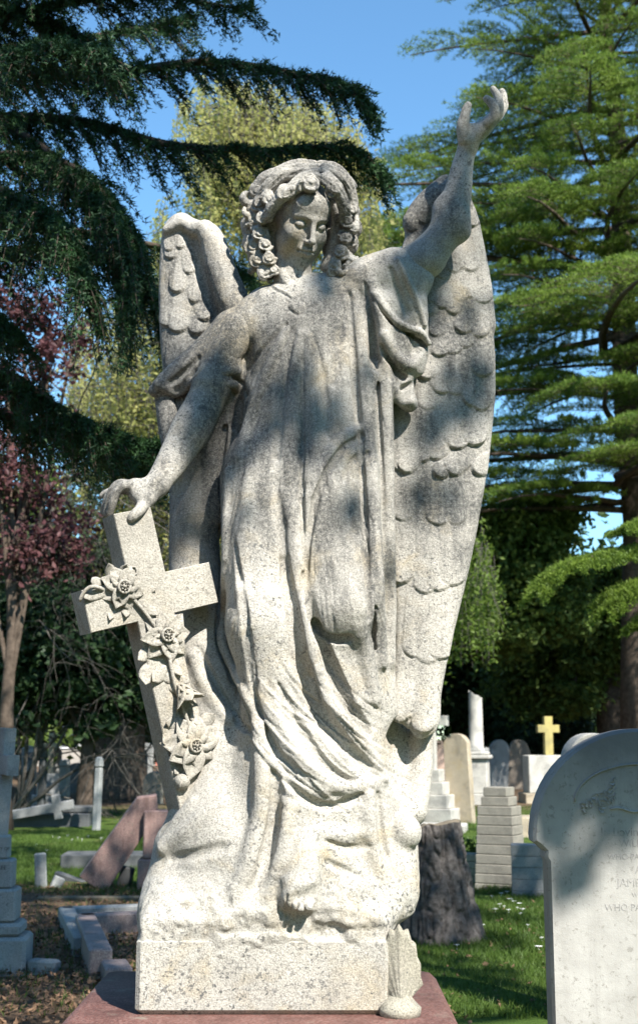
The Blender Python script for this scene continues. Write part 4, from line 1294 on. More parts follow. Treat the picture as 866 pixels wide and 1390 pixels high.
# the wood at the far side of the cemetery, each tree on its own
def wood(name, label, px, Y, rows, m, seed, n, leaf_, th=4, tr=.3, grp=None, sig=.36):
    b = P(px,1000,Y); b[2] = 0
    return broad(name, label, b, blobs(rows, Y, b), M[m], seed, leaf_*1.25, int(n*1.6), th, tr, .5, None, 'tree', grp, sig=sig)
WG = 'trees along the far side of the cemetery'
wood('dark_broadleaf_tree','dark green tree behind the leaning pink slab and thick trunk',150,33,((150,900,70,0),(90,880,60,0),(210,880,70,1),(150,830,60,0),(200,800,60,1),(100,800,60,0),(240,930,50,0),(60,940,46,0),(150,960,44,1),(200,960,36,1)),'oak',31,22000,.11,4.6,.50,WG)
wood('dark_broadleaf_tree','dark tree at the far left edge under the purple beech',-30,38,((-20,900,70,0),(30,870,60,0),(-40,830,60,0),(20,950,50,0),(60,900,40,0),(-10,980,34,0)),'oak',32,13000,.12,5,.35,WG)
wood('bright_broadleaf_tree','bright green tree glimpsed behind the cross and dark shrubs at left',70,52,((60,880,60,0),(110,900,60,0),(20,880,50,0),(160,860,50,0),(90,830,50,0)),'lime',33,9000,.16,6,.3,WG)
wood('dark_broadleaf_tree','dark tree hidden behind the skirt of the angel',330,44,((300,900,80,0),(380,880,80,0),(340,800,80,0),(260,840,70,0),(420,940,60,0),(300,970,44,0),(390,980,36,0)),'oak',34,14000,.15,6,.4,WG)
wood('dark_broadleaf_tree','dark tree behind the broken column right of the wing',640,46,((600,880,70,0),(650,900,70,0),(620,960,50,0),(680,940,60,0),(560,900,60,0),(600,820,60,0),(660,850,50,0),(560,970,40,0),(655,985,30,1),(700,985,26,1)),'oak',35,22000,.14,6,.4,WG)
wood('mid_green_tree','sunlit mid green tree just right of the lower wing',545,36,((660,730,50,0),(700,720,46,0),(740,740,44,0),(690,780,60,0),(640,780,50,0),(740,790,50,0),(700,850,60,0),(650,850,50,0),(760,700,30,0),(760,830,40,0)),'mid',36,24000,.11,7,.3,WG)
wood('dark_broadleaf_tree','dark tree whose trunk stands behind the big rounded headstone',836,40,((800,880,60,0),(850,870,60,0),(760,900,60,0),(820,820,60,0),(880,900,60,0),(780,820,50,0),(740,850,46,0),(860,800,50,0),(720,930,50,0),(770,945,34,-1),(880,960,30,0)),'mid',37,24000,.12,6.5,.75,WG)
wood('bright_bush','bright green sunlit bush behind the golden cross and dark post',800,54,((790,960,40,0),(830,965,36,0),(850,940,36,0),(770,975,26,0),(810,935,30,0)),'lime',38,5000,.16,2,.1,None)
wood('bright_bush','bright green bush glimpsed right of the broken column',668,56,((664,964,20,0),(684,972,22,0),(650,975,20,0)),'lime',39,2500,.15,1.6,.1,None)
wood('yew_bush','dark evergreen bush behind the golden cross',745,44,((720,985,36,0),(750,975,36,0),(770,990,30,0),(700,1000,24,0),(740,1010,30,-1)),'yew',40,9000,.10,1.5,.12,None)
wood('yew_bush','low dark evergreen behind the far graves at left',40,50,((0,1000,40,0),(60,990,30,0),(150,985,40,1),(200,1000,40,0),(230,990,40,0)),'yew',41,9000,.12,1.5,.12,None)
wood('holly_bush','big dark evergreen thicket behind the bare shrub left of the cross',120,25,((20,860,70,0),(90,840,60,0),(150,870,70,0),(210,850,60,0),(60,930,60,0),(130,950,50,0),(200,930,50,0),(-20,940,60,0),(20,780,50,1),(120,770,50,1),(220,960,30,0)),'yew',43,15000,.10,3,.2,None)
# forward boughs of the cedar at the right edge, low and bright
def low_bough(label, pts, w, seed):
    rr = np.random.default_rng(seed); q = np.array([P(*p) for p in pts]); p = spline(q,10)
    return p
def cedar_boughs():
    rr = np.random.default_rng(91)
    base = P(930,1000,15.0); base[2] = 0
    T = thing('young_cedar', 'cedar with bright low boughs entering at the right edge above the headstone', 'tree', base)
    tm = MB(); trunk_mesh(tm,(0,0,0),8.0,.22,seed=5); pos, ax = [], []
    for pts, w in (([(930,740,15),(880,742,14.6),(820,752,14.3),(760,770,14.1),(730,800,14)],.75),
                   ([(930,780,15),(890,786,14.4),(850,798,14.1),(825,826,14)],.6),
                   ([(930,690,15),(900,700,14.5),(850,716,14.2)],.6),([(930,800,15),(900,830,14.6),(870,850,14.2)],.5)):
        q = np.array([P(*a)-base for a in pts]); p = spline(q,10); n = len(p)
        tm.tube(p, np.linspace(.04,.008,n), 6, cap=False)
        for i in range(150):
            t = (i+rr.random())/150; f = t*(n-1); j = min(int(f),n-2); o = p[j]+(p[j+1]-p[j])*(f-j)
            d = unit(p[j+1]-p[j]); s_ = unit(np.cross(d,[0,0,1.]))*rr.choice((-1,1))
            dr = unit(s_+d*.8); l = w*(1-.75*t)*(.5+.6*rr.random())+.1; k = int(l/.03)+3; u = np.linspace(0,1,k)[:,None]
            q_ = o+dr*l*u+np.array([0,0,1])*(.06*l*u-.30*l*u*u)
            pos.append(q_+.012*rr.normal(size=q_.shape)); ax.append(np.repeat((dr*.5+np.array([0,0,.55]))[None],k,0))
    V, Q = needles(np.concatenate(pos), np.concatenate(ax), .055, .013, 6, .75, rr)
    tm.build('trunk', M['bark'], T, smooth=True); fmesh('crown', V, Q, M['cedar'], T)
cedar_boughs()

# the leafless shrub left of the cross
def bare_shrub():
    rr = np.random.default_rng(15)
    base = G(20,1112); Y = base[1]
    T = thing('bare_shrub', 'bare grey twiggy shrub arching behind the tilted cross', 'shrub', base)
    m = MB()
    def grow(p, d, L, r, lv):
        n = 7; pts = [np.array(p)]; dd = np.array(d, float)
        for i in range(n):
            dd = unit(dd+.17*rr.normal(size=3)*np.array([1,.5,1])+np.array([0,0,-.035*lv-.02*i*(lv > 0)]))
            pts.append(pts[-1]+dd*L/n)
        m.tube(pts, np.linspace(r,r*.35,n+1), 5 if lv else 7, cap=False)
        if lv < 3:
            for k in range((7,6,4)[lv]):
                j = rr.integers(2,n+1); a = unit(pts[j]-pts[j-1]); 
                nd = unit(a*.8+.75*rr.normal(size=3)*np.array([1,.5,1])+np.array([.12,0,.05]))
                grow(pts[j], nd, L*(.42+.3*rr.random()), r*.42, lv+1)
    for px,py,L in ((210,955,3.0),(180,880,2.8),(150,720,3.4),(60,600,3.6),(100,640,3.8),(230,830,3.0),(190,780,3.3),(20,560,3.8),(160,985,2.0),(120,820,2.6)):
        t = P(px,py,Y-.4)-base
        grow((.12*rr.normal(),.1*rr.normal(),0), unit(t+np.array([0,0,.8])), np.linalg.norm(t)*1.0, .042, 0)
    m.build('branches', M['greybark'], T, smooth=True)
bare_shrub()

# thick trunk at the back left
def big_trunk():
    b = G(166,1086); T = thing('old_tree','thick old tree trunk in dappled light behind the leaning pink slab','tree',b)
    m = MB(); m.lathe([(.85,-.1),(.62,.25),(.50,.8),(.46,1.6),(.44,2.6),(.40,4.2),(.28,6.0)], n=26)
    o = m.build('trunk', M['bark'], T, smooth=True)
    me = o.data; v = np.empty(len(me.vertices)*3); me.vertices.foreach_get('co', v); v = v.reshape(-1,3)
    a = np.arctan2(v[:,1],v[:,0]); r = 1+.07*np.sin(a*5+v[:,2])+.05*np.sin(a*11+2); v[:,0] *= r; v[:,1] *= r
    me.vertices.foreach_set('co', v.ravel())
    rr = np.random.default_rng(2)
    c = np.array([(x,y,z,r) for x,y,z,r in ((-.6,.2,5.4,1.0),(.5,0,5.8,1.1),(0,.5,6.6,1.2),(1.2,.3,5.0,.8),(-1.3,.2,5.2,.8))])
    p = np.concatenate([q[:3]+rr.normal(size=(1500,3))*q[3]*.5 for q in c])
    V, Q = leaves(p, .11, .5, rr); fmesh('crown', V, Q, M['oak'], T)
big_trunk()

# the tree beside the photographer: its leaves dapple the angel
def shade_tree(name, label, base, h, small, wide, leaf_, seed):
    rr = np.random.default_rng(seed)
    az, el = rad(SUN_AZ), rad(SUN_EL)
    s = np.array([math.sin(az)*math.cos(el), -math.cos(az)*math.cos(el), math.sin(el)])
    T = thing(name, label, 'tree', base)
    tm = MB(); tp = trunk_mesh(tm,(0,0,0),h,.24,seed=9); P_ = []
    e1 = unit(np.cross(s,[0,0,1.])); e2 = np.cross(s,e1)
    def shade(pt, dist, r, n):
        c = np.asarray(pt)+s*dist
        a = rr.random(n)*6.283; q = r*np.sqrt(rr.random(n))
        P_.append(c+e1*(q*np.cos(a))[:,None]+e2*(q*np.sin(a))[:,None]+s*(.5*rr.normal(size=n))[:,None]-base)
        st = np.array(tp[min(len(tp)-1, max(3,int(len(tp)*min(.95,(c[2]-1)/h))))])
        tm.tube(spline([st,(st+c-base)/2+np.array([0,0,.3]),c-base],4), np.linspace(.008,.002,9), 5, cap=False)
    for px,py,r,d in small:
        r_ = r*U*.86; d = d*.66 if px < 530 and 440 < py < 640 else d; dist = 7.0+2.2*rr.random()
        dd = 42 if px > 556 and py > 400 else (-25 if px > 535 else (5 if px < 275 else -52))
        shade(S(px,py,dd), dist, r_, int(d*r_*r_*3.14/(.05*.05*.30)*1.1)+6)
    # the wider crown, shading the left of the cemetery
    for p, dist, r, n in wide: shade(p, dist, r, n)
    nw_ = sum(len(q) for q in P_[len(small):])
    sizes = np.concatenate([np.full(sum(len(q) for q in P_[:len(small)]), leaf_), np.full(nw_, max(leaf_,.115))])[:,None]
    V, Q = leaves(np.concatenate(P_), sizes, .6, rr, 1.4)
    tm.build('trunk', M['bark'], T, smooth=True); fmesh('crown', V, Q, M['oak'], T)
SUN_AZ, SUN_EL = 33.0, 46.0          # the sun: degrees right of the direction behind the camera, and height
SHADE = [(345,478,42,1.0),(400,525,46,1.0),(455,545,40,1.0),(496,585,34,1.0),(432,590,44,.9),(362,560,42,.9),(314,520,36,1.0),(288,480,32,1.0),
         (326,438,24,.9),(572,352,34,1.1),(602,325,34,1.1),(622,275,30,1.0),(634,222,28,1.0),(652,168,32,1.0),(604,362,22,.9),(540,378,20,.6),
         (470,300,22,.9),(466,350,22,1.0),(440,222,12,.5),(650,500,34,.8),(640,560,34,.8),(602,545,32,.9),(572,596,24,.8),(560,690,20,.6),(600,700,14,.6),(636,430,14,.6),
         (632,300,24,.9),(582,430,16,.6),(262,690,25,.9),(256,650,20,.9),(236,480,24,.7),(292,350,14,.7),(276,560,26,.9),(250,600,20,.7),(540,760,16,.4),(470,690,18,.4),(330,700,14,.3),
         (230,400,14,.5),(520,470,14,.6),(345,612,18,.6),(548,430,16,.5),(300,440,20,.8)]
SHADE_WIDE = []
for px, py, Y, r, n in ((60,200,8.6,.9,700),(150,300,8.2,.8,700),(20,300,8.4,.9,700),(250,120,8.5,.8,550),(100,100,8.6,.9,700),(350,110,8.4,.5,260),(200,200,8.7,.8,600),(180,400,9,.8,600),(60,560,8.6,.8,650),(170,600,8.5,.6,450),(330,200,8.6,.5,220),
                        (10,60,8.8,.9,600),(-80,250,8.8,1.0,700),(-80,480,8.8,1.0,700)):
    SHADE_WIDE.append((P(px,py,Y), 10.0, r*.9, int(n*.22)))
for x, y, r, n in ((-2.2,9.2,1.0,750),(-1.5,10.6,.9,650),(-2.6,11.4,1.0,700),(-1.2,12.6,.8,520),(-2.3,13.6,.9,560),(-3.4,13,.9,560),(-1.7,8.2,.8,560),(-3.0,16.5,1.2,500),
                   (1.1,10.2,.5,260),(.75,8.9,.6,260),(1.9,13.0,.5,170),(1.6,11.4,.35,80)):
    SHADE_WIDE.append((np.array([x,y,.3]), 13.0, r, n))
FAR_SHADE = [(np.array([x,y,.3]), .6*y+3, r, n) for x, y, r, n in ((-4.5,18,1.2,500),(-2.2,19,.8,200),(-3.4,22,1.3,420),(-5.5,22,1.4,500),(-4.5,26,1.6,600),(-6.5,27,1.6,600),(-3.0,27,1.2,380),(-5,31,1.6,600),(-7,32,1.6,600),(-4,36,1.6,500))]
for px,py,Y,r,n in ((8,1020,9.1,.4,160),(8,1100,9.1,.4,150),(8,1180,9.1,.4,150),(10,1270,9.1,.45,180),(130,1200,13.2,.35,90),(160,1140,13.2,.22,50),(212,1150,13.2,.35,90),(205,1100,13.3,.14,24),(60,1180,13.5,.4,100),(110,1280,10.2,.5,190),(150,1300,9.8,.5,190),(60,1300,9.5,.5,190),(690,1120,13.1,.22,34),(700,1180,13.1,.3,80),(715,1180,13,.2,50)):
    SHADE_WIDE.append((P(px,py,Y), 13.0, r, n))
for px,py,r,n in ((770,1010,30,60),(800,1040,34,80),(850,1010,30,70),(745,1060,24,44),(860,1080,26,50),(760,1130,12,12),(790,1180,14,14),(840,1060,18,22)):
    SHADE_WIDE.append((P(px,py,4.13), 8.0, r*.0017, int(n*.7)))
shade_tree('leafy_tree', 'tall leafy tree beside the viewer that dapples the angel', np.array([5.8,1.3,0.0]), 11.0, SHADE, SHADE_WIDE, .062, 44)
shade_tree('leafy_tree', 'very tall unseen leafy tree added to shade the graves on the left', np.array([9.5,12.0,0.0]), 19.0, [], FAR_SHADE, .16, 45)  # out-of-view crown put in for the shade on the far left ground

# unseen trees added behind the viewer to dim the sky light on the graves
for i, (a, R_, h) in enumerate(((150,13,11),(176,14,12),(200,13,11),(226,14,12),(252,15,12),(278,15,10),(120,15,11),(92,16,11))):
    b = np.array([R_*math.sin(rad(a)), R_*math.cos(rad(a)), 0.0]); rr = np.random.default_rng(i+300)
    rows = [(2.2*rr.normal(), 1.2*rr.normal(), h*(.25+.6*rr.random()), 1.7+.8*rr.random()) for _ in range(9)]
    broad('leafy_tree', ('dense green unseen tree added behind the viewer to block sky, '+('first','second','third','fourth','fifth','sixth','seventh','eighth')[i]+' from the sun'), b, rows, M['oak'], 300+i, .34, 5000, h*.7, .3, .5, None, 'tree', 'trees added behind the viewer to block sky')
# the belt of trees carries on past both edges of the picture
for i, (x, y, h) in enumerate(((-17,40,11),(-23,33,12),(-28,24,11),(-31,14,12),(-12,48,12),(19,46,12),(25,38,11),(29,28,12),(31,17,11),(14,54,13))):
    rr = np.random.default_rng(i+500)
    rows = [(2.6*rr.normal(), 1.2*rr.normal(), h*(.12+.72*rr.random()), 2.0+1.0*rr.random()) for _ in range(12)]
    broad('leafy_tree', 'dense green tree of the cemetery belt, '+('first','second','third','fourth','fifth')[i % 5]+(' past the left edge' if x < 0 else ' past the right edge'), np.array([x,y,0.0]), rows, M['mid' if i % 3 else 'oak'], 500+i, .34, 6000, h*.7, .3, .5, None, 'tree', 'trees of the belt past the edges')
# ------------------------------------------------------------------ ground
def ground_mat():
    n = NT('cemetery_ground')
    grass = n.mix(n.ramp(n.noise(1.4, 5, .6), .35, .65), (.045,.085,.016), (.085,.125,.026))
    soil = n.mix(n.ramp(n.noise(9, 6, .65), .35, .65), (.075,.050,.032), (.13,.09,.06))
    soil = n.mix(n.ramp(n.noise(70, 3, .7), .55, .65), soil, (.19,.135,.09))
    sep = n.n('ShaderNodeSeparateXYZ'); n.l(n.geo, 'Position', sep, 'Vector')
    x, y = sep.outputs['X'], sep.outputs['Y']
    w = n.math('MULTIPLY', n.math('SUBTRACT', n.noise(.9, 5, .65), .5), 3.0)
    xx = n.math('ADD', x, n.math('MULTIPLY', w, .45))
    bare = n.math('MULTIPLY', n.ramp(xx, .1, -.25), n.ramp(n.math('ADD', y, w), 14.6, 13.6))      # trodden leaf litter left of the angel
    bare2 = n.ramp(n.math('ADD', y, n.math('MULTIPLY', w, 2.0)), 27.0, 30.0)                     # under the far trees
    spots = n.ramp(n.noise(.5, 6, .65), .60, .68)
    b = n.math('MAXIMUM', n.math('MAXIMUM', bare, bare2), n.math('MULTIPLY', spots, .8))
    n.color(n.mix(b, grass, soil)); n.rough(.95, .1)
    n.bump(n.noise(30, 6, .7), .8, .04)
    return n.m
gx = np.concatenate([[-300,-120,-60,-30], np.linspace(-14,14,57), [30,60,120,300]]); gy = np.concatenate([[-300,-100,-40,-15,-5], np.linspace(0,45,91), [60,90,150,300,700]])
GX, GY = np.meshgrid(gx, gy, indexing='ij')
gz = .05*vnoise(np.stack([GX.ravel()*.7,GY.ravel()*.7,0*GX.ravel()],1), 4).reshape(GX.shape)*((np.abs(GX) < 14) & (GY > 7.2) & (GY < 44))*.6
gi = np.arange(GX.size).reshape(GX.shape)
gq = np.stack([gi[:-1,:-1],gi[1:,:-1],gi[1:,1:],gi[:-1,1:]],-1).reshape(-1,4)
tag(mesh_np('ground', np.stack([GX.ravel(),GY.ravel(),gz.ravel()],1), quads=gq, mat=ground_mat()), kind='structure')

def scatter(xr, yr, n, rng):
    return np.stack([xr[0]+(xr[1]-xr[0])*rng.random(n), yr[0]+(yr[1]-yr[0])*rng.random(n), np.zeros(n)],1)
def blades(p, h, w, rng):
    n = len(p); a = rng.random(n)*6.283
    d = np.stack([.5*rng.normal(size=n),.5*rng.normal(size=n),np.ones(n)],1)*(h*(.5+.8*rng.random((n,1))))
    s = np.stack([np.cos(a),np.sin(a),0*a],1)*w*.5
    V = np.stack([p-s,p+s,p+d],1).reshape(-1,3)
    return V, np.arange(len(V)).reshape(-1,3)
rg = np.random.default_rng(12)
gp = np.concatenate([scatter((-6,-.3),(13.2,22),70000,rg), scatter((.25,3.2),(7.6,14.5),70000,rg), scatter((.8,6),(14.5,30),26000,rg), scatter((-2.6,-.2),(7.6,13.2),5200,rg)])
msk = vnoise(gp*np.array([.9,.9,1]),17)+.5*vnoise(gp*2.3,18) > -.75
V, Q = blades(gp[msk], .055, .008, rg)
M['grass'] = leafmat('grass_blades', (.055,.105,.016), (.105,.165,.028), 1.6, .35)
tag(mesh_np('grass', V, tris=Q, mat=M['grass'], smooth=False), kind='stuff')
M['litter'] = simple('dry_leaves', (.16,.095,.055), .9, .5, 20, 0)
lp = np.concatenate([scatter((-4.0,-.2),(7.4,14.2),15000,rg), scatter((.2,3.2),(7.4,14),900,rg), scatter((-8,3),(24,36),5000,rg)]); lp[:,2] = .012+.02*rg.random(len(lp))
V, Q = leaves(lp, .026, 2.2, rg, 1.6)
tag(mesh_np('fallen_leaves', V, quads=Q, mat=M['litter'], smooth=False), kind='stuff')

# daisies in the lawn
def daisy_mesh():
    m = MB()
    for k in range(9):
        a = 2*math.pi*k/9; c, s = math.cos(a), math.sin(a)
        m.add([(0,0,.05),(.02*c-.006*s,.02*s+.006*c,.054),(.03*c,.03*s,.052),(.02*c+.006*s,.02*s-.006*c,.054)], [(0,1,2,3)])
    m.tube([(0,0,-.01),(0,0,.05)], .002, 4)
    return m
d0 = daisy_mesh().build('daisy', M['white'])
spots = [(680,1218),(692,1226),(678,1233),(684,1236),(705,1232),(709,1240),(706,1246),(668,1222),(700,1213),(688,1216),(716,1262),(655,1262),(731,1292),(690,1241),(702,1238),(697,1229),(672,1240),
         (640,1250),(72,1139),(80,1140),(92,1137),(106,1140),(112,1142),(120,1138),(98,1143),(50,1150),(64,1158),(138,1141),(620,1290),(735,1280)]
for i, (px,py) in enumerate(spots):
    o = d0 if i == 0 else d0.copy()
    if i: C.objects.link(o)
    o.location = tuple(G(px,py)); s_ = .8+.25*math.sin(i*1.7); o.scale = (s_,s_,.75)
    tag(o, 'small white daisy in the grass right of the stump' if px > 500 else 'tiny white daisy in the lawn behind the leaning pink slab', 'daisy', 'daisies right of the stump' if px > 500 else 'daisies in the far lawn')

M['pinkish'] = stone('pinkish_stone', (.52,.38,.30), (.16,.12,.11), soot=.2)
M['tan2'] = stone('brown_sandstone', (.30,.25,.20), (.09,.08,.075), soot=.4)
M['tan3'] = stone('coursed_sandstone', (.29,.27,.225), (.085,.08,.072), soot=.55)
M['redgranite'] = granite('dark_red_granite', (.115,.05,.04), (.18,.10,.085), (.04,.03,.028))
M['pinkdark'] = granite('dull_pink_granite', (.22,.165,.155), (.33,.27,.25), (.09,.075,.07))
M['render'] = simple('cream_render', (.33,.30,.26), .9, .1, 2, .2)
M['brick'] = simple('red_brick', (.36,.14,.10), .9, .25, 12, .3)
M['pane'] = simple('window_glass', (.05,.06,.07), .1, .1, 2, 0, 1, .5)
# ------------------------------------------------------------------ helpers for stones
def at(px, py): return G(px, py)
def pxm(Y, n): return n*Y/1775.0
def arch(w, h, r, n=14, shoulder=0.0):
    """outline of a stone with a round top; r: rise of the arc"""
    o = [(-w/2,0),(w/2,0)]; R = (w*w/4+r*r)/(2*r); a = math.asin(min(1,w/2/R)); a = a if r <= w/2 else math.pi-a
    for i in range(n+1):
        t = a-2*a*i/n; o.append((R*math.sin(t), h-R+R*math.cos(t)))
    return o
def gothic(w, h, rise, n=8):
    o = [(-w/2,0),(w/2,0)]
    for i in range(n+1):
        t = i/n; o.append((w/2*(1-t)**.62 if t < 1 else 0, h-rise+rise*math.sin(t*math.pi/2)**.9))
    return o+[(-x,z) for x,z in o[-2:1:-1]]
def cross_out(w, h, arm, ah, az):
    return [(-w/2,0),(w/2,0),(w/2,az),(arm/2,az),(arm/2,az+ah),(w/2,az+ah),(w/2,h),(-w/2,h),(-w/2,az+ah),(-arm/2,az+ah),(-arm/2,az),(-w/2,az)]
def slab(name, label, cat, pos, outline, t, m, rz=0, lean=(0,0), bev=.008, grp=None, base=None, bm=None):
    T = thing(name, label, cat, pos, rad(rz), grp)
    rot = roty(rad(lean[0])) @ rotx(rad(lean[1]))
    z0 = base[2] if base else 0
    s = MB(); s.prism(outline, -t/2, t/2, rot=rot, c=(0,0,z0-.04), bev=bev); s.build('slab', M[m], T, autosmooth=35)
    if base:
        b = MB(); b.box((0,0,-.05), (base[0],base[1],base[2]+.05), bev=.012); b.build('base', M[bm or m], T, autosmooth=35)
    return T
def text(name, body_, size, loc, rot, m, parent, ext=.002, align='CENTER'):
    cu = bpy.data.curves.new(name,'FONT'); cu.body = body_; cu.size = size; cu.extrude = ext; cu.align_x = align; cu.align_y = 'CENTER'
    o = bpy.data.objects.new('tmp', cu); C.objects.link(o)
    me = bpy.data.meshes.new_from_object(o.evaluated_get(bpy.context.evaluated_depsgraph_get())); bpy.data.objects.remove(o)
    r = link(name, me, m, parent); r.location = loc; r.rotation_euler = rot
    return r

# ------------------------------------------------------------------ plinth under the angel
pl = thing('granite_plinth','dark red granite plinth carrying the stone angel','plinth',(ORI[0]-.13,YS+.1,0))
def local(T, p): return np.asarray(p)-np.array(T.location)
zt = S(357,1378,-92)[2]
m = MB(); m.box((-.0135,-.05,zt-.34), (.96,.80,.34), bev=.02); m.build('step', M['redgranite'], pl, autosmooth=40)
m = MB(); m.box((-.0135,-.05,-.05), (1.14,.98,zt-.285), bev=.02); m.build('pedestal', M['redgranite'], pl, autosmooth=40)
m = MB(); zb = P(190,1236,3.93)[2]; xa, xb = P(189,1260,3.88)[0], P(523,1260,3.88)[0]
m.box(((xa+xb)/2+.13, .28, zt-.003), (xb-xa,.20,zb-zt), bev=.015); m.build('back_block', M['redgranite'], pl, autosmooth=40)

# carved shell at the right foot of the base
sh = thing('stone_palmette','pale upright carved stone palmette at the right foot of the angel base','ornament',S(543,1378,-92))
m = MB(); rows, nn = [], 33
for i in range(9):
    t = i/8
    for k in range(nn):
        a = rad(20+140*k/(nn-1)); rib = 1+.035*math.cos(k*math.pi*.5)
        r = (.020+.150*t)*rib*(1-.22*abs(math.cos(a))**2)
        rows.append((r*math.cos(a)*.44, -.03+.05*math.sin(math.pi*t*.55)-.03*(1-abs(math.cos(a)))*t*(rib), r*math.sin(a)*1.13+.012))
n0 = len(rows); rows += [(x,y+.03,z) for x,y,z in rows]; f = []
for i in range(8):
    for k in range(nn-1):
        a = i*nn+k; f += [(a,a+1,a+nn+1,a+nn),(n0+a,n0+a+nn,n0+a+nn+1,n0+a+1)]
for i in range(8): f += [(i*nn,i*nn+nn,n0+i*nn+nn,n0+i*nn),((i+1)*nn-1,n0+(i+1)*nn-1,n0+(i+2)*nn-1,(i+2)*nn-1)]
for k in range(nn-1): f += [(8*nn+k,8*nn+k+1,n0+8*nn+k+1,n0+8*nn+k),(k+1,k,n0+k,n0+k+1)]
m.add(rows,f); m.build('palmette', M['shell'], sh, smooth=True)
m = MB(); m.lathe([(.050,-.002),(.052,.018),(.040,.03),(.026,.045)], n=16); m.build('foot', M['shell'], sh, smooth=True)

# ------------------------------------------------------------------ the big headstone on the right
def big_headstone():
    Y = 4.2; b = P(862,1000,Y); b[2] = 0
    T = thing('rounded_headstone','large pale round topped headstone with worn lettering at the right edge','headstone',b)
    k = Y/1775.0
    zf = lambda py: P(862,py,Y)[2]
    hw, aw = 124*k, 141*k
    zs, ze, zt_ = zf(1168), zf(1132), zf(989)
    o = [(-hw,-.05),(hw,-.05),(hw,zs),(hw+.008,zs+.012),(hw+.006,zs+.03),(hw+.022,zs+.045),(aw,ze-.02),(aw+.002,ze)]
    R = aw; H = zt_-ze
    for i in range(1,32):
        t = math.pi*i/32; o.append((R*math.cos(t)*1.0, ze+H*math.sin(t)))
    o += [(-x,z) for x,z in o[7:1:-1]]
    s = MB(); s.prism(o, -.055, .055, bev=.010); s.build('slab', M['head'], T, autosmooth=35)
    # incised arch and carved sprays
    y = -.0575
    g = MB(); g.tube([np.array([R*.62*math.cos(t), y, zf(1088)+H*.36*math.sin(t)]) for t in np.linspace(.02,math.pi-.02,28)], .0035, 6)
    g.tube([np.array([x, y, zf(1098)+.006*math.sin(x*60)]) for x in np.linspace(-.10,.10,20)], .0035, 6)
    g.build('carved_moulding', M['head'], T, smooth=True)
    rr = np.random.default_rng(6); g = MB()
    for sx in (-1,1):
        for i in range(46):
            t = rr.random(); c = np.array([sx*(-.0+.185-.105*t)*1.0, y+.001, zf(1094)+.075*t*rr.random()+.008*rr.normal()])
            a = rr.random()*6.28; L = .014+.010*rr.random(); d = np.array([math.cos(a),0,math.sin(a)]); q = np.array([-d[2],0,d[0]])
            g.add([c-d*L*.5, c+q*L*.3+np.array([0,-.006,0]), c+d*L*.5, c-q*L*.3+np.array([0,-.003,0])],[(0,3,2,1)])
            g.add([c-d*L*.5+np.array([0,.004,0]), c-d*L*.5, c+q*L*.3+np.array([0,-.006,0]), c+q*L*.3+np.array([0,.004,0])],[(0,1,2,3)])
            g.add([c+d*L*.5, c-d*L*.5+np.array([0,.004,0]), c-q*L*.3+np.array([0,-.003,0])],[(0,1,2)])
    g.build('carved_foliage', M['head'], T)
    for py, body_, sz in ((1128,'In Loving Memory',.036),(1143,'WILLIAM C.',.030),(1161,'WHO PASSED AWAY',.024),(1178,'Also',.036),(1196,'JAMES CARR',.032),(1212,'WHO WAS',.018),(1229,'WHO PASSED AWAY',.027)):
        text('inscription', body_, sz, (0,-.0552,zf(py)), (math.pi/2,0,0), M['letter'], T, .0006)
M['letter'] = simple('worn_letter_paint', (.27,.262,.25), .9, .35, 60, 0)
M['head'] = None
def head_mat():
    n = NT('headstone_marble')
    c = n.mix(n.ramp(n.noise(7, 6, .6), .35, .68), (.40,.39,.365), (.30,.29,.27))
    st = n.noise(1.0, 5, .6, n.pos((26,26,1.6)))
    c = n.mix(n.math('MULTIPLY', n.ramp(st, .50, .70), .55), c, (.27,.26,.24))
    sep = n.n('ShaderNodeSeparateXYZ'); n.l(n.geo, 'Position', sep, 'Vector')
    top = n.math('ADD', n.ramp(sep.outputs['Z'], 1.25, 1.52), n.math('SUBTRACT', n.noise(5, 5, .65), .62))
    c = n.mix(n.ramp(top, .05, .75, 0, .8), c, (.12,.12,.125))
    c = n.mix(n.math('MULTIPLY', n.ramp(n.noise(60, 4, .7), .58, .66), .6), c, (.18,.17,.15))
    n.color(c); n.rough(.75, .25); b = n.bump(n.noise(40, 5, .7), .3, .004); n.bump(n.noise(260, 3, .7), .3, .002, b)
    return n.m
M['head'] = head_mat()
big_headstone()

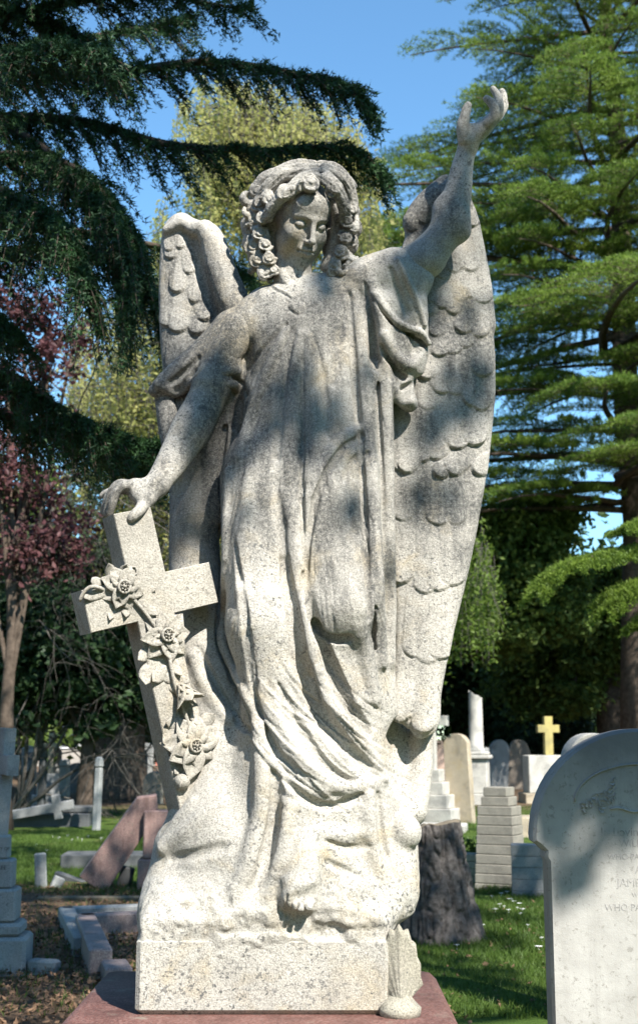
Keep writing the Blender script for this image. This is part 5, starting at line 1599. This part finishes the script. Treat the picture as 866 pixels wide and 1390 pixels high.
# ------------------------------------------------------------------ stump
def stump():
    b = G(589,1274); T = thing('tree_stump','thick dark stump with deeply cracked bark right of the angel','stump',b)
    k = b[1]/1775.0; R = 59*k; H = 150*k
    nz, na = 90, 200
    A, Zz = np.meshgrid(np.linspace(0,2*math.pi,na,endpoint=False), np.linspace(0,1,nz), indexing='xy')
    r = R*(1+.16*(1-Zz)**3-.26*Zz)
    p = np.stack([np.cos(A).ravel()*3.2, np.sin(A).ravel()*3.2, Zz.ravel()*3.4],1)
    crack = np.minimum(np.abs(vnoise(p*1.5,5)), np.abs(vnoise(p*np.array([2.2,2.2,1.3])+7,6)))
    plate = np.clip(crack*5.0,0,1)
    d = .030*plate+.022*vnoise(p*.6,8)+.008*vnoise(p*6,9)
    r = r+d.reshape(r.shape)-.02
    lean = np.array([-.05,0])
    top = H*(1+.05*np.sin(A+2.2)+.03*vnoise(np.stack([np.cos(A).ravel()*3,np.sin(A).ravel()*3,0*A.ravel()],1),3).reshape(A.shape))
    V = np.stack([r*np.cos(A)+lean[0]*Zz, r*np.sin(A), Zz*top-.06],-1).reshape(-1,3)
    i = np.arange(nz*na).reshape(nz,na); j = np.roll(i,-1,1)
    Q = np.stack([i[:-1],j[:-1],j[1:],i[1:]],-1).reshape(-1,4)
    mesh_np('bark', V, quads=Q, mat=M['stump'], parent=T)
    m = MB(); ring = V[-na:][::2]; c = ring.mean(0)
    rings = [ring*1.0, c+(ring-c)*.97+np.array([0,0,.006]), c+(ring-c)*.5+np.array([0,0,.0])]
    n = len(ring); vv = np.concatenate(rings+[c[None]]); f = []
    for q in range(2):
        for k_ in range(n): f.append((q*n+k_, q*n+(k_+1)%n, q*n+n+(k_+1)%n, q*n+n+k_))
    for k_ in range(n): f.append((2*n+k_, 2*n+(k_+1)%n, 3*n))
    m.add(vv,f); m.build('cut_top', M['wood'], T, smooth=True)
M['stump'] = simple('stump_bark', (.085,.077,.072), .95, .5, 26, 1.0, 46, .1)
stump()

# ------------------------------------------------------------------ graves on the right
def steps(T, sizes, m, z=0.0, name='step'):
    for w, d, h in sizes:
        b = MB(); b.box((0,0,z-(.05 if z == 0 else -.001)), (w,d,h+(.05 if z == 0 else 0)), bev=.012); b.build(name, M[m], T, autosmooth=35); z += h
    return z
b = G(588,1116); k = b[1]/1775
T = thing('stone_cross','pale stone cross on three steps just right of the wing tip','cross',b,rad(-24))
z = steps(T, ((66*k,50*k,18*k),(52*k,40*k,17*k),(38*k,30*k,16*k),(26*k,22*k,16*k)), 'pale')
c = MB(); c.prism(cross_out(10*k,90*k,44*k,13*k,56*k), -5*k, 5*k, c=(0,0,z), bev=.01); c.build('cross', M['pale'], T, autosmooth=35)

b = G(606,1078); k = b[1]/1775
slab('pink_headstone','small pinkish round topped headstone behind the pale cross','headstone',b,arch(24*k,62*k,9*k),7*k,'pinkish',-12)
b = G(627,1116); k = b[1]/1775
slab('tan_headstone','tall tan headstone with a rounded top beside the broken column','headstone',b,arch(34*k,116*k,13*k),12*k,'tan',-30,(-3,0),base=None)
b = G(648,1092); k = b[1]/1775
T = thing('broken_column','pale broken column on a square corniced pedestal','monument',b,rad(-14))
z = steps(T, ((48*k,46*k,14*k),), 'pale'); 
c = MB(); c.box((0,0,z),(30*k,30*k,44*k),bev=.02); c.build('pedestal', M['pale'], T, autosmooth=35); z += 44*k
c = MB(); c.box((0,0,z+.001),(38*k,38*k,5*k),bev=.02); c.box((0,0,z+5*k+.002),(32*k,32*k,4*k),bev=.02); c.build('cornice', M['pale'], T, autosmooth=35); z += 9*k
c = MB(); r = 9.5*k
pts = [(r*1.15,0),(r*1.15,3*k),(r,5*k),(r*.97,40*k),(r*.93,74*k)]
c.lathe(pts, c=(0,0,z), n=20); o = c.build('column', M['pale'], T, autosmooth=35)
v = o.data.vertices
for q in v:
    if q.co.z > z+70*k: q.co.z += -.55*q.co.x+.03*math.sin(q.co.y*40)
for px,py,w,h,ri,t,m,rz,ln,lab in ((675,1074,26,68,12,7,'grey',16,(4,0),'grey headstone tilted to the right with a bright sun patch'),
                         (705,1072,34,66,26,8,'tan2',8,(0,0),'brown pointed arch headstone left of the golden cross'),
                         (663,1040,20,54,8,6,'blue',0,(0,0),'blue grey headstone peeping out behind the broken column'),
                         (690,1062,16,60,8,6,'dark',0,(0,0),'dark narrow headstone in shadow between two rounded stones'),
                         (688,1048,14,40,7,5,'grey',0,(0,0),'small far grey stone above the shadowed gap'),
                         (614,1040,14,36,5,5,'tan2',0,(0,0),'small far tan stone behind the pale cross')):
    b = G(px,py); k = b[1]/1775
    slab('headstone',lab,'headstone',b,(gothic(w*k,h*k,26*k) if 'pointed' in lab else arch(w*k,h*k,ri*k)),t*k,m,rz,ln,base=None)
b = G(738,1090); k = b[1]/1775
T = thing('golden_cross','yellow lichen covered cross on a square stone pedestal','cross',b,rad(6))
z = steps(T, ((58*k,40*k,13*k),), 'tan'); c = MB(); c.box((0,0,z),(46*k,32*k,48*k),bev=.015); c.build('pedestal', M['pale'], T, autosmooth=35); z += 48*k
c = MB(); c.prism(cross_out(11*k,50*k,29*k,10*k,29*k), -5*k, 5*k, c=(8*k,0,z), bev=.01); c.build('cross', M['yellow'], T, autosmooth=35)
b = G(785,1062); k = b[1]/1775
T = thing('dark_post','dark square stone post before the bright bush','post',b)
c = MB(); c.box((0,0,-.05),(9*k,9*k,95*k),bev=.02,taper=.92); c.build('shaft', M['dark'], T, autosmooth=35)
c = MB(); c.box((0,0,95*k-.045),(8*k,8*k,4*k),bev=.02,taper=.3); c.build('cap', M['dark'], T)
b = P(800,1000,7.5); b[2] = 0
slab('stone_marker','pale carved stone top showing just above the big headstone','headstone',b,arch(.30,1.56,.12),.14,'pale',10)
# stepped monument of coursed stone
def coursed():
    b = G(680,1204); k = b[1]/1775
    T = thing('coursed_monument','tapering monument of coursed stone blocks behind the stump','monument',b,rad(-28))
    c = MB(); z = -.05
    for i in range(11):
        h = 11.5*k; t = i/11; w = (56-12*t)*k; d = (44-10*t)*k
        if i > 8: w *= .82-.12*(i-9); d *= .9
        c.box((-.0*k,0,z+.002*i),(w,d,h),bev=.006); z += h+.0022
    c.build('body', M['tan3'], T, autosmooth=30)
    c = MB(); z2 = -.05
    for i in range(5): c.box((-34*k,6*k,z2),(40*k,30*k,9*k),bev=.006); z2 += 9*k+.002
    c.build('side_wall', M['tan3'], T, autosmooth=30)
coursed()
b = G(716,1216); k = b[1]/1775
T = thing('low_pier','low square pier of coursed grey stone beside the big headstone','pier',b,rad(-8))
c = MB(); z = -.05
for i in range(5): c.box((0,0,z),(40*k,34*k,14*k),bev=.005); z += 14*k+.002
c.build('courses', M['grey'], T, autosmooth=30)
for px,py,w,d,h,rz,m,lab in ((716,1136,44,60,26,4,'tan','low tan kerb block behind the coursed monument'),(690,1114,70,40,5,4,'pale','flat pale ledger slab before the golden cross'),
                             (598,1128,66,60,9,-10,'pale','flat pale ledger beneath the stepped cross'),(730,1120,40,30,7,0,'tan','low tan ledger edge right of the coursed monument')):
    b = G(px,py); k = b[1]/1775; T = thing('ledger',lab,'grave slab',b,rad(rz))
    c = MB(); c.box((0,0,-.05),(w*k,d*k,h*k+.05),bev=.015); c.build('slab', M[m], T, autosmooth=35)
# ivy and weeds
def weed(px, py, h, lab, n=260):
    b = G(px,py); rr = np.random.default_rng(px); T = thing('weed', lab, 'plant', b)
    p = rr.normal(size=(n,3))*np.array([.09,.05,.0])+np.array([0,-.02,0]); p[:,2] = h*rr.random(n)
    V, Q = leaves(p, .05, .4, rr); fmesh('foliage', V, Q, M['weed'], T)
    m = MB()
    for i in range(5): m.tube([(.05*rr.normal(),0,-.02),(.06*rr.normal(),-.02,h*.9)], .004, 4)
    m.build('stem', M['weed'], T)
weed(643,1196,.45,'leafy weed growing against the coursed monument')
weed(690,1068,.25,'low green weed between the far headstones',120)

# ------------------------------------------------------------------ graves on the left
def near_cross():
    Y = 9.2; b = P(8,1000,Y); b[2] = 0; k = Y/1775
    zf = lambda py: P(8,py,Y)[2]
    T = thing('tall_grave_cross','pale grey grave cross on a stepped base at the far left edge','cross',b,rad(4))
    lv = ((1322,1262,42),(1284,1252,39)); 
    c = MB(); c.box((0,0,-.05),(84*k,70*k,zf(1268)+.05),bev=.02); c.build('step', M['blue'], T, autosmooth=35)
    c = MB(); c.box((-4*k,0,zf(1268)+.001),(76*k,64*k,zf(1250)-zf(1268)),bev=.02); c.build('step', M['blue'], T, autosmooth=35)
    c = MB(); c.box((-3*k,0,zf(1250)+.002),(58*k,50*k,zf(1205)-zf(1250)),bev=.015); c.build('step', M['blue'], T, autosmooth=35)
    c = MB(); c.box((-2*k,0,zf(1205)+.003),(42*k,38*k,zf(1166)-zf(1205)),bev=.012); c.build('step', M['blue'], T, autosmooth=35)
    c = MB(); c.box((-3*k,0,zf(1166)+.004),(30*k,28*k,zf(1134)-zf(1166)),bev=.012); c.build('step', M['blue'], T, autosmooth=35)
    z = zf(1134)+.004; rz_ = rotz(rad(-58))
    c = MB(); c.prism(cross_out(17*k,zf(988)-z,52*k,zf(1024)-zf(1052),zf(1052)-z), -8.5*k, 8.5*k, rot=roty(rad(2.2)) @ rz_, c=(-2*k,0,z), bev=.008); c.build('cross', M['blue'], T, autosmooth=35)
    text('inscription','IN MEMORY OF',.030,(-6*k,-14.1*k,zf(1151)),(math.pi/2,0,0),M['ink'],T,.0006)
    text('inscription','TEMPLEE',.036,(-2*k,-19.1*k,zf(1176)),(math.pi/2,0,0),M['ink'],T,.0006)
M['ink'] = simple('dark_letter_paint', (.05,.05,.05), .7, .2, 60, 0)
near_cross()
# leaning pink slab: a fallen obelisk shaft propped on its end
def leaning():
    Y = G(130,1206)[1]; A, B = P(126,1200,Y), P(208,1086,Y+.25)
    A[2] = max(A[2],.02); L = np.linalg.norm(B-A); d = (B-A)/L
    T = thing('leaning_pink_slab','fallen pink granite shaft with a pointed end leaning on a pedestal','fallen shaft',A)
    w = 38*Y/1775
    rot = roty(math.atan2(d[0],d[2])) @ rotz(rad(8))
    m = MB(); m.prism([(-w*.52,0),(w*.52,0),(w*.44,L*.93),(w*.05,L*1.06),(-w*.44,L*.93)], -.09,.09, rot=rot, c=(0,0,0), bev=.008); m.build('shaft', M['pink'], T, autosmooth=35)
leaning()
b = G(218,1206); k = b[1]/1775
T = thing('pink_pedestal','square pink granite pedestal left of the angel base','pedestal',b,rad(3))
c = MB(); c.box((0,0,-.05),(56*k,50*k,38*k+.05),bev=.012); c.build('base', M['pink'], T, autosmooth=35)
c = MB(); c.box((2*k,0,38*k+.002),(48*k,42*k,60*k),bev=.012); c.build('die', M['pink'], T, autosmooth=35)
def block(name, label, cat, px, py, w, d, h, m, rz=0, lean=None, dx=0, grp=None, taper=1.0):
    b = G(px,py); k = b[1]/1775; T = thing(name,label,cat,b,rad(rz),grp)
    r = None if lean is None else roty(rad(lean[0])) @ rotx(rad(lean[1]))
    c = MB(); c.box((0,0,-.05),(w*k,d*k,h*k+.05),rot=r,bev=.012,taper=taper); c.build('stone', M[m], T, autosmooth=35); return T
block('ledger','dark flat ledger slab lying behind the leaning pink slab','grave slab',146,1176,112,60,17,'dark',2)
block('broken_stone','short upright broken grey stone at the edge of the lawn','broken stone',57,1206,15,12,44,'blue',10,(-4,0))
block('broken_stone','small grey stone fragment leaning right beside the broken upright stone','broken stone',72,1206,14,12,16,'blue',20,(24,0))
block('broken_stone','dark tilted slab fragment under the leaning pink slab','broken stone',94,1196,46,10,7,'dark',-24,(14,0))
block('broken_stone','small dark stone prop behind the foot of the leaning slab','broken stone',166,1204,17,10,26,'dark',-8,(14,0))
block('timber_edge','long low weathered timber edging on the leaf litter','timber edging',130,1224,150,10,7,'wood',1)
def kerb(name, label, pts, w, h, m):
    b = G(*pts[0]); T = thing(name,label,'grave kerb',b)
    for p, q in zip(pts[:-1],pts[1:]):
        A, B = G(*p)-b, G(*q)-b; d = B-A; L = np.linalg.norm(d); a = math.atan2(d[1],d[0])
        c = MB(); c.box(tuple((A+B)/2+np.array([0,0,-.05])),(L+w*.6,w,h+.05),rot=rotz(a),bev=.012)
        c.build('rail', M[m], T, autosmooth=35)
kerb('grave_kerb','dark blue grey grave kerb framing bare earth left of the plinth',[(196,1246),(90,1250),(112,1292)],.13,.11,'blue')
kerb('grave_kerb','pinkish grave kerb with rounded edges nearest the plinth',[(196,1266),(116,1270),(136,1322)],.15,.16,'pinkdark')
block('kerb_stone','loose pinkish rounded kerb stone beside the near kerb','kerb stone',158,1330,34,70,20,'pinkdark',14)
block('kerb_stone','small pale blue kerb stone at the foot of the tall grave cross','kerb stone',60,1318,40,20,14,'blue',-20)
# fallen cross on a slab at the lawn's far edge
b = G(66,1120); k = b[1]/1775
T = thing('low_tomb','dark low tomb at the far edge of the lawn','tomb',b,rad(2)); c = MB(); c.box((0,0,-.05),(112*k,50*k,16*k+.05),bev=.02); c.build('slab', M['dark'], T, autosmooth=35)
c = MB(); c.box((38*k,0,16*k+.002),(38*k,40*k,8*k),bev=.02); c.build('cap', M['dark'], T, autosmooth=35)
T = thing('fallen_cross','fallen grey stone cross lying tilted across the low tomb','cross',b+np.array([0,-25*k-.25,0]))
c = MB(); c.prism(cross_out(11*k,84*k,30*k,10*k,58*k), -5*k,5*k, rot=rotx(rad(6)) @ roty(rad(80)), c=(-44*k,.1,14*k), bev=.01); c.build('cross', M['grey'], T, autosmooth=35)
for i,(px,py,w,h,m,lab) in enumerate(((131,1126,9,96,'blue','tall thin square stone pillar standing at the edge of the lawn'),(88,1100,11,68,'grey','plain square grey post left of the thin stone pillar'),
                            (56,1112,9,94,'dark','dark slim post near the tall grave cross'),(47,1092,7,70,'dark','dark leaning post behind the tall grave cross'))):
    b = G(px,py); k = b[1]/1775; T = thing('stone_post',lab,'post',b,rad(-20))
    ln = roty(rad((1,-1.5,0,-7)[i]))
    c = MB(); c.box((0,0,-.05),(w*k,w*k,h*k*.86),rot=ln,bev=.015,taper=.95); c.build('shaft', M[m], T, autosmooth=35)
    tp_ = ln @ np.array([0,0,h*k*.86-.05])
    c = MB(); c.box(tuple(tp_+np.array([0,0,.002])),(w*k*1.12,w*k*1.12,h*k*.14),rot=ln,bev=.02,taper=.8); c.build('cap', M[m], T, autosmooth=35)
b = G(67,1096); k = b[1]/1775
T = thing('stone_cross','small far grey cross on a stepped base left of the square post','cross',b,rad(14))
z = steps(T, ((44*k,34*k,16*k),(32*k,26*k,15*k),(22*k,18*k,12*k)), 'grey'); c = MB(); c.prism(cross_out(7*k,52*k,22*k,7*k,32*k), -3.5*k,3.5*k, c=(0,0,z), bev=.01); c.build('cross', M['tan'], T, autosmooth=35)
for px,py,w,h,ri,t,m,ln,lab in ((187,1078,24,62,11,8,'dark',0,'dark round topped headstone right of the thick trunk'),(208,1092,26,44,12,9,'mossy',0,'squat mossy rounded stone above the leaning pink slab'),
                          (196,1066,18,56,6,6,'blue',3,'blue grey headstone half hidden behind the cross shaft'),(104,1076,20,40,4,10,'dark',0,'low dark headstone behind the square grey post'),(122,1070,10,50,4,5,'blue',-2,'thin blue headstone left of the thick trunk'),
                          (36,1076,22,62,6,6,'blue',2,'blue grey far headstone beside the tall grave cross'),(226,1070,16,58,7,6,'dark',0,'dark far headstone touching the cross shaft'),(146,1050,12,36,5,5,'grey',0,'small far grey headstone left of the trunk'),(76,1056,14,40,6,5,'grey',0,'far grey headstone between posts under the purple beech')):
    b = G(px,py); k = b[1]/1775
    slab('headstone',lab,'headstone',b,arch(w*k,h*k,ri*k),t*k,m,(px*7)%24-12,(ln,0))
# pale house glimpsed beyond the trees
hb = np.array([-13.0,74.0,0]); T = thing('far_house','pale far house with a red brick end glimpsed under the left trees','house',hb)
c = MB(); c.box((0,0,-.05),(9,7,5.6)); c.build('wall', M['render'], T)
c = MB(); c.box((5.6,0,-.05),(2.2,6.9,5.2)); c.build('brick_wall', M['brick'], T)
c = MB(); c.prism([(-5,0),(7,0),(6.0,2.4),(-4,2.4)], -4.0, 4.0, c=(0,0,5.56)); c.build('roof', M['dark'], T)
for x, z in ((-3,.9),(0,.9),(3,.9),(-3,3.5),(0,3.5),(3,3.5)):
    f = MB(); f.box((x,-3.52,z),(1.2,.10,1.4)); fr = f.build('window', M['white'], T)
    q = MB(); q.box((x,-3.575,z+.12),(1.0,.03,1.16)); q.build('pane', M['pane'], fr)
# ------------------------------------------------------------------ light
SUN_AZ, SUN_EL = 33.0, 46.0          # to the right of the direction behind the camera
sv = np.array([math.sin(rad(SUN_AZ))*math.cos(rad(SUN_EL)), -math.cos(rad(SUN_AZ))*math.cos(rad(SUN_EL)), math.sin(rad(SUN_EL))])
sd = bpy.data.lights.new('sun','SUN'); sd.energy = 5.0; sd.angle = rad(.53); sd.color = (1,.955,.885)
so = bpy.data.objects.new('sun', sd); C.objects.link(so)
so.rotation_euler = Vector(sv).to_track_quat('Z','Y').to_euler()
so.location = (8,-10,18)
w = bpy.data.worlds.new('World'); bpy.context.scene.world = w; w.use_nodes = True
nt = w.node_tree; nt.nodes.clear()
sky = nt.nodes.new('ShaderNodeTexSky'); sky.sky_type = 'NISHITA'; sky.sun_disc = False
sky.sun_elevation = rad(SUN_EL); sky.sun_rotation = math.atan2(sv[0], sv[1])
sky.air_density = 1.0; sky.dust_density = .0; sky.ozone_density = 1.5
bg = nt.nodes.new('ShaderNodeBackground'); bg.inputs[1].default_value = .095
ow = nt.nodes.new('ShaderNodeOutputWorld')
mx = nt.nodes.new('ShaderNodeMix'); mx.data_type = 'RGBA'; mx.blend_type = 'MULTIPLY'; mx.inputs['Factor'].default_value = 1.0
mx.inputs[7].default_value = (.74,1.05,1.14,1)          # the clear blue of that afternoon
nt.links.new(sky.outputs[0], mx.inputs[6]); nt.links.new(mx.outputs[2], bg.inputs[0]); nt.links.new(bg.outputs[0], ow.inputs[0])
sc = bpy.context.scene
sc.view_settings.view_transform = 'Standard'; sc.view_settings.look = 'None'
sc.view_settings.exposure = 1.3; sc.view_settings.gamma = 1
sc.view_settings.use_curve_mapping = False
sc.render.engine = 'CYCLES'
sc.cycles.max_bounces = 6; sc.cycles.transparent_max_bounces = 8
sc.cycles.use_denoising = True
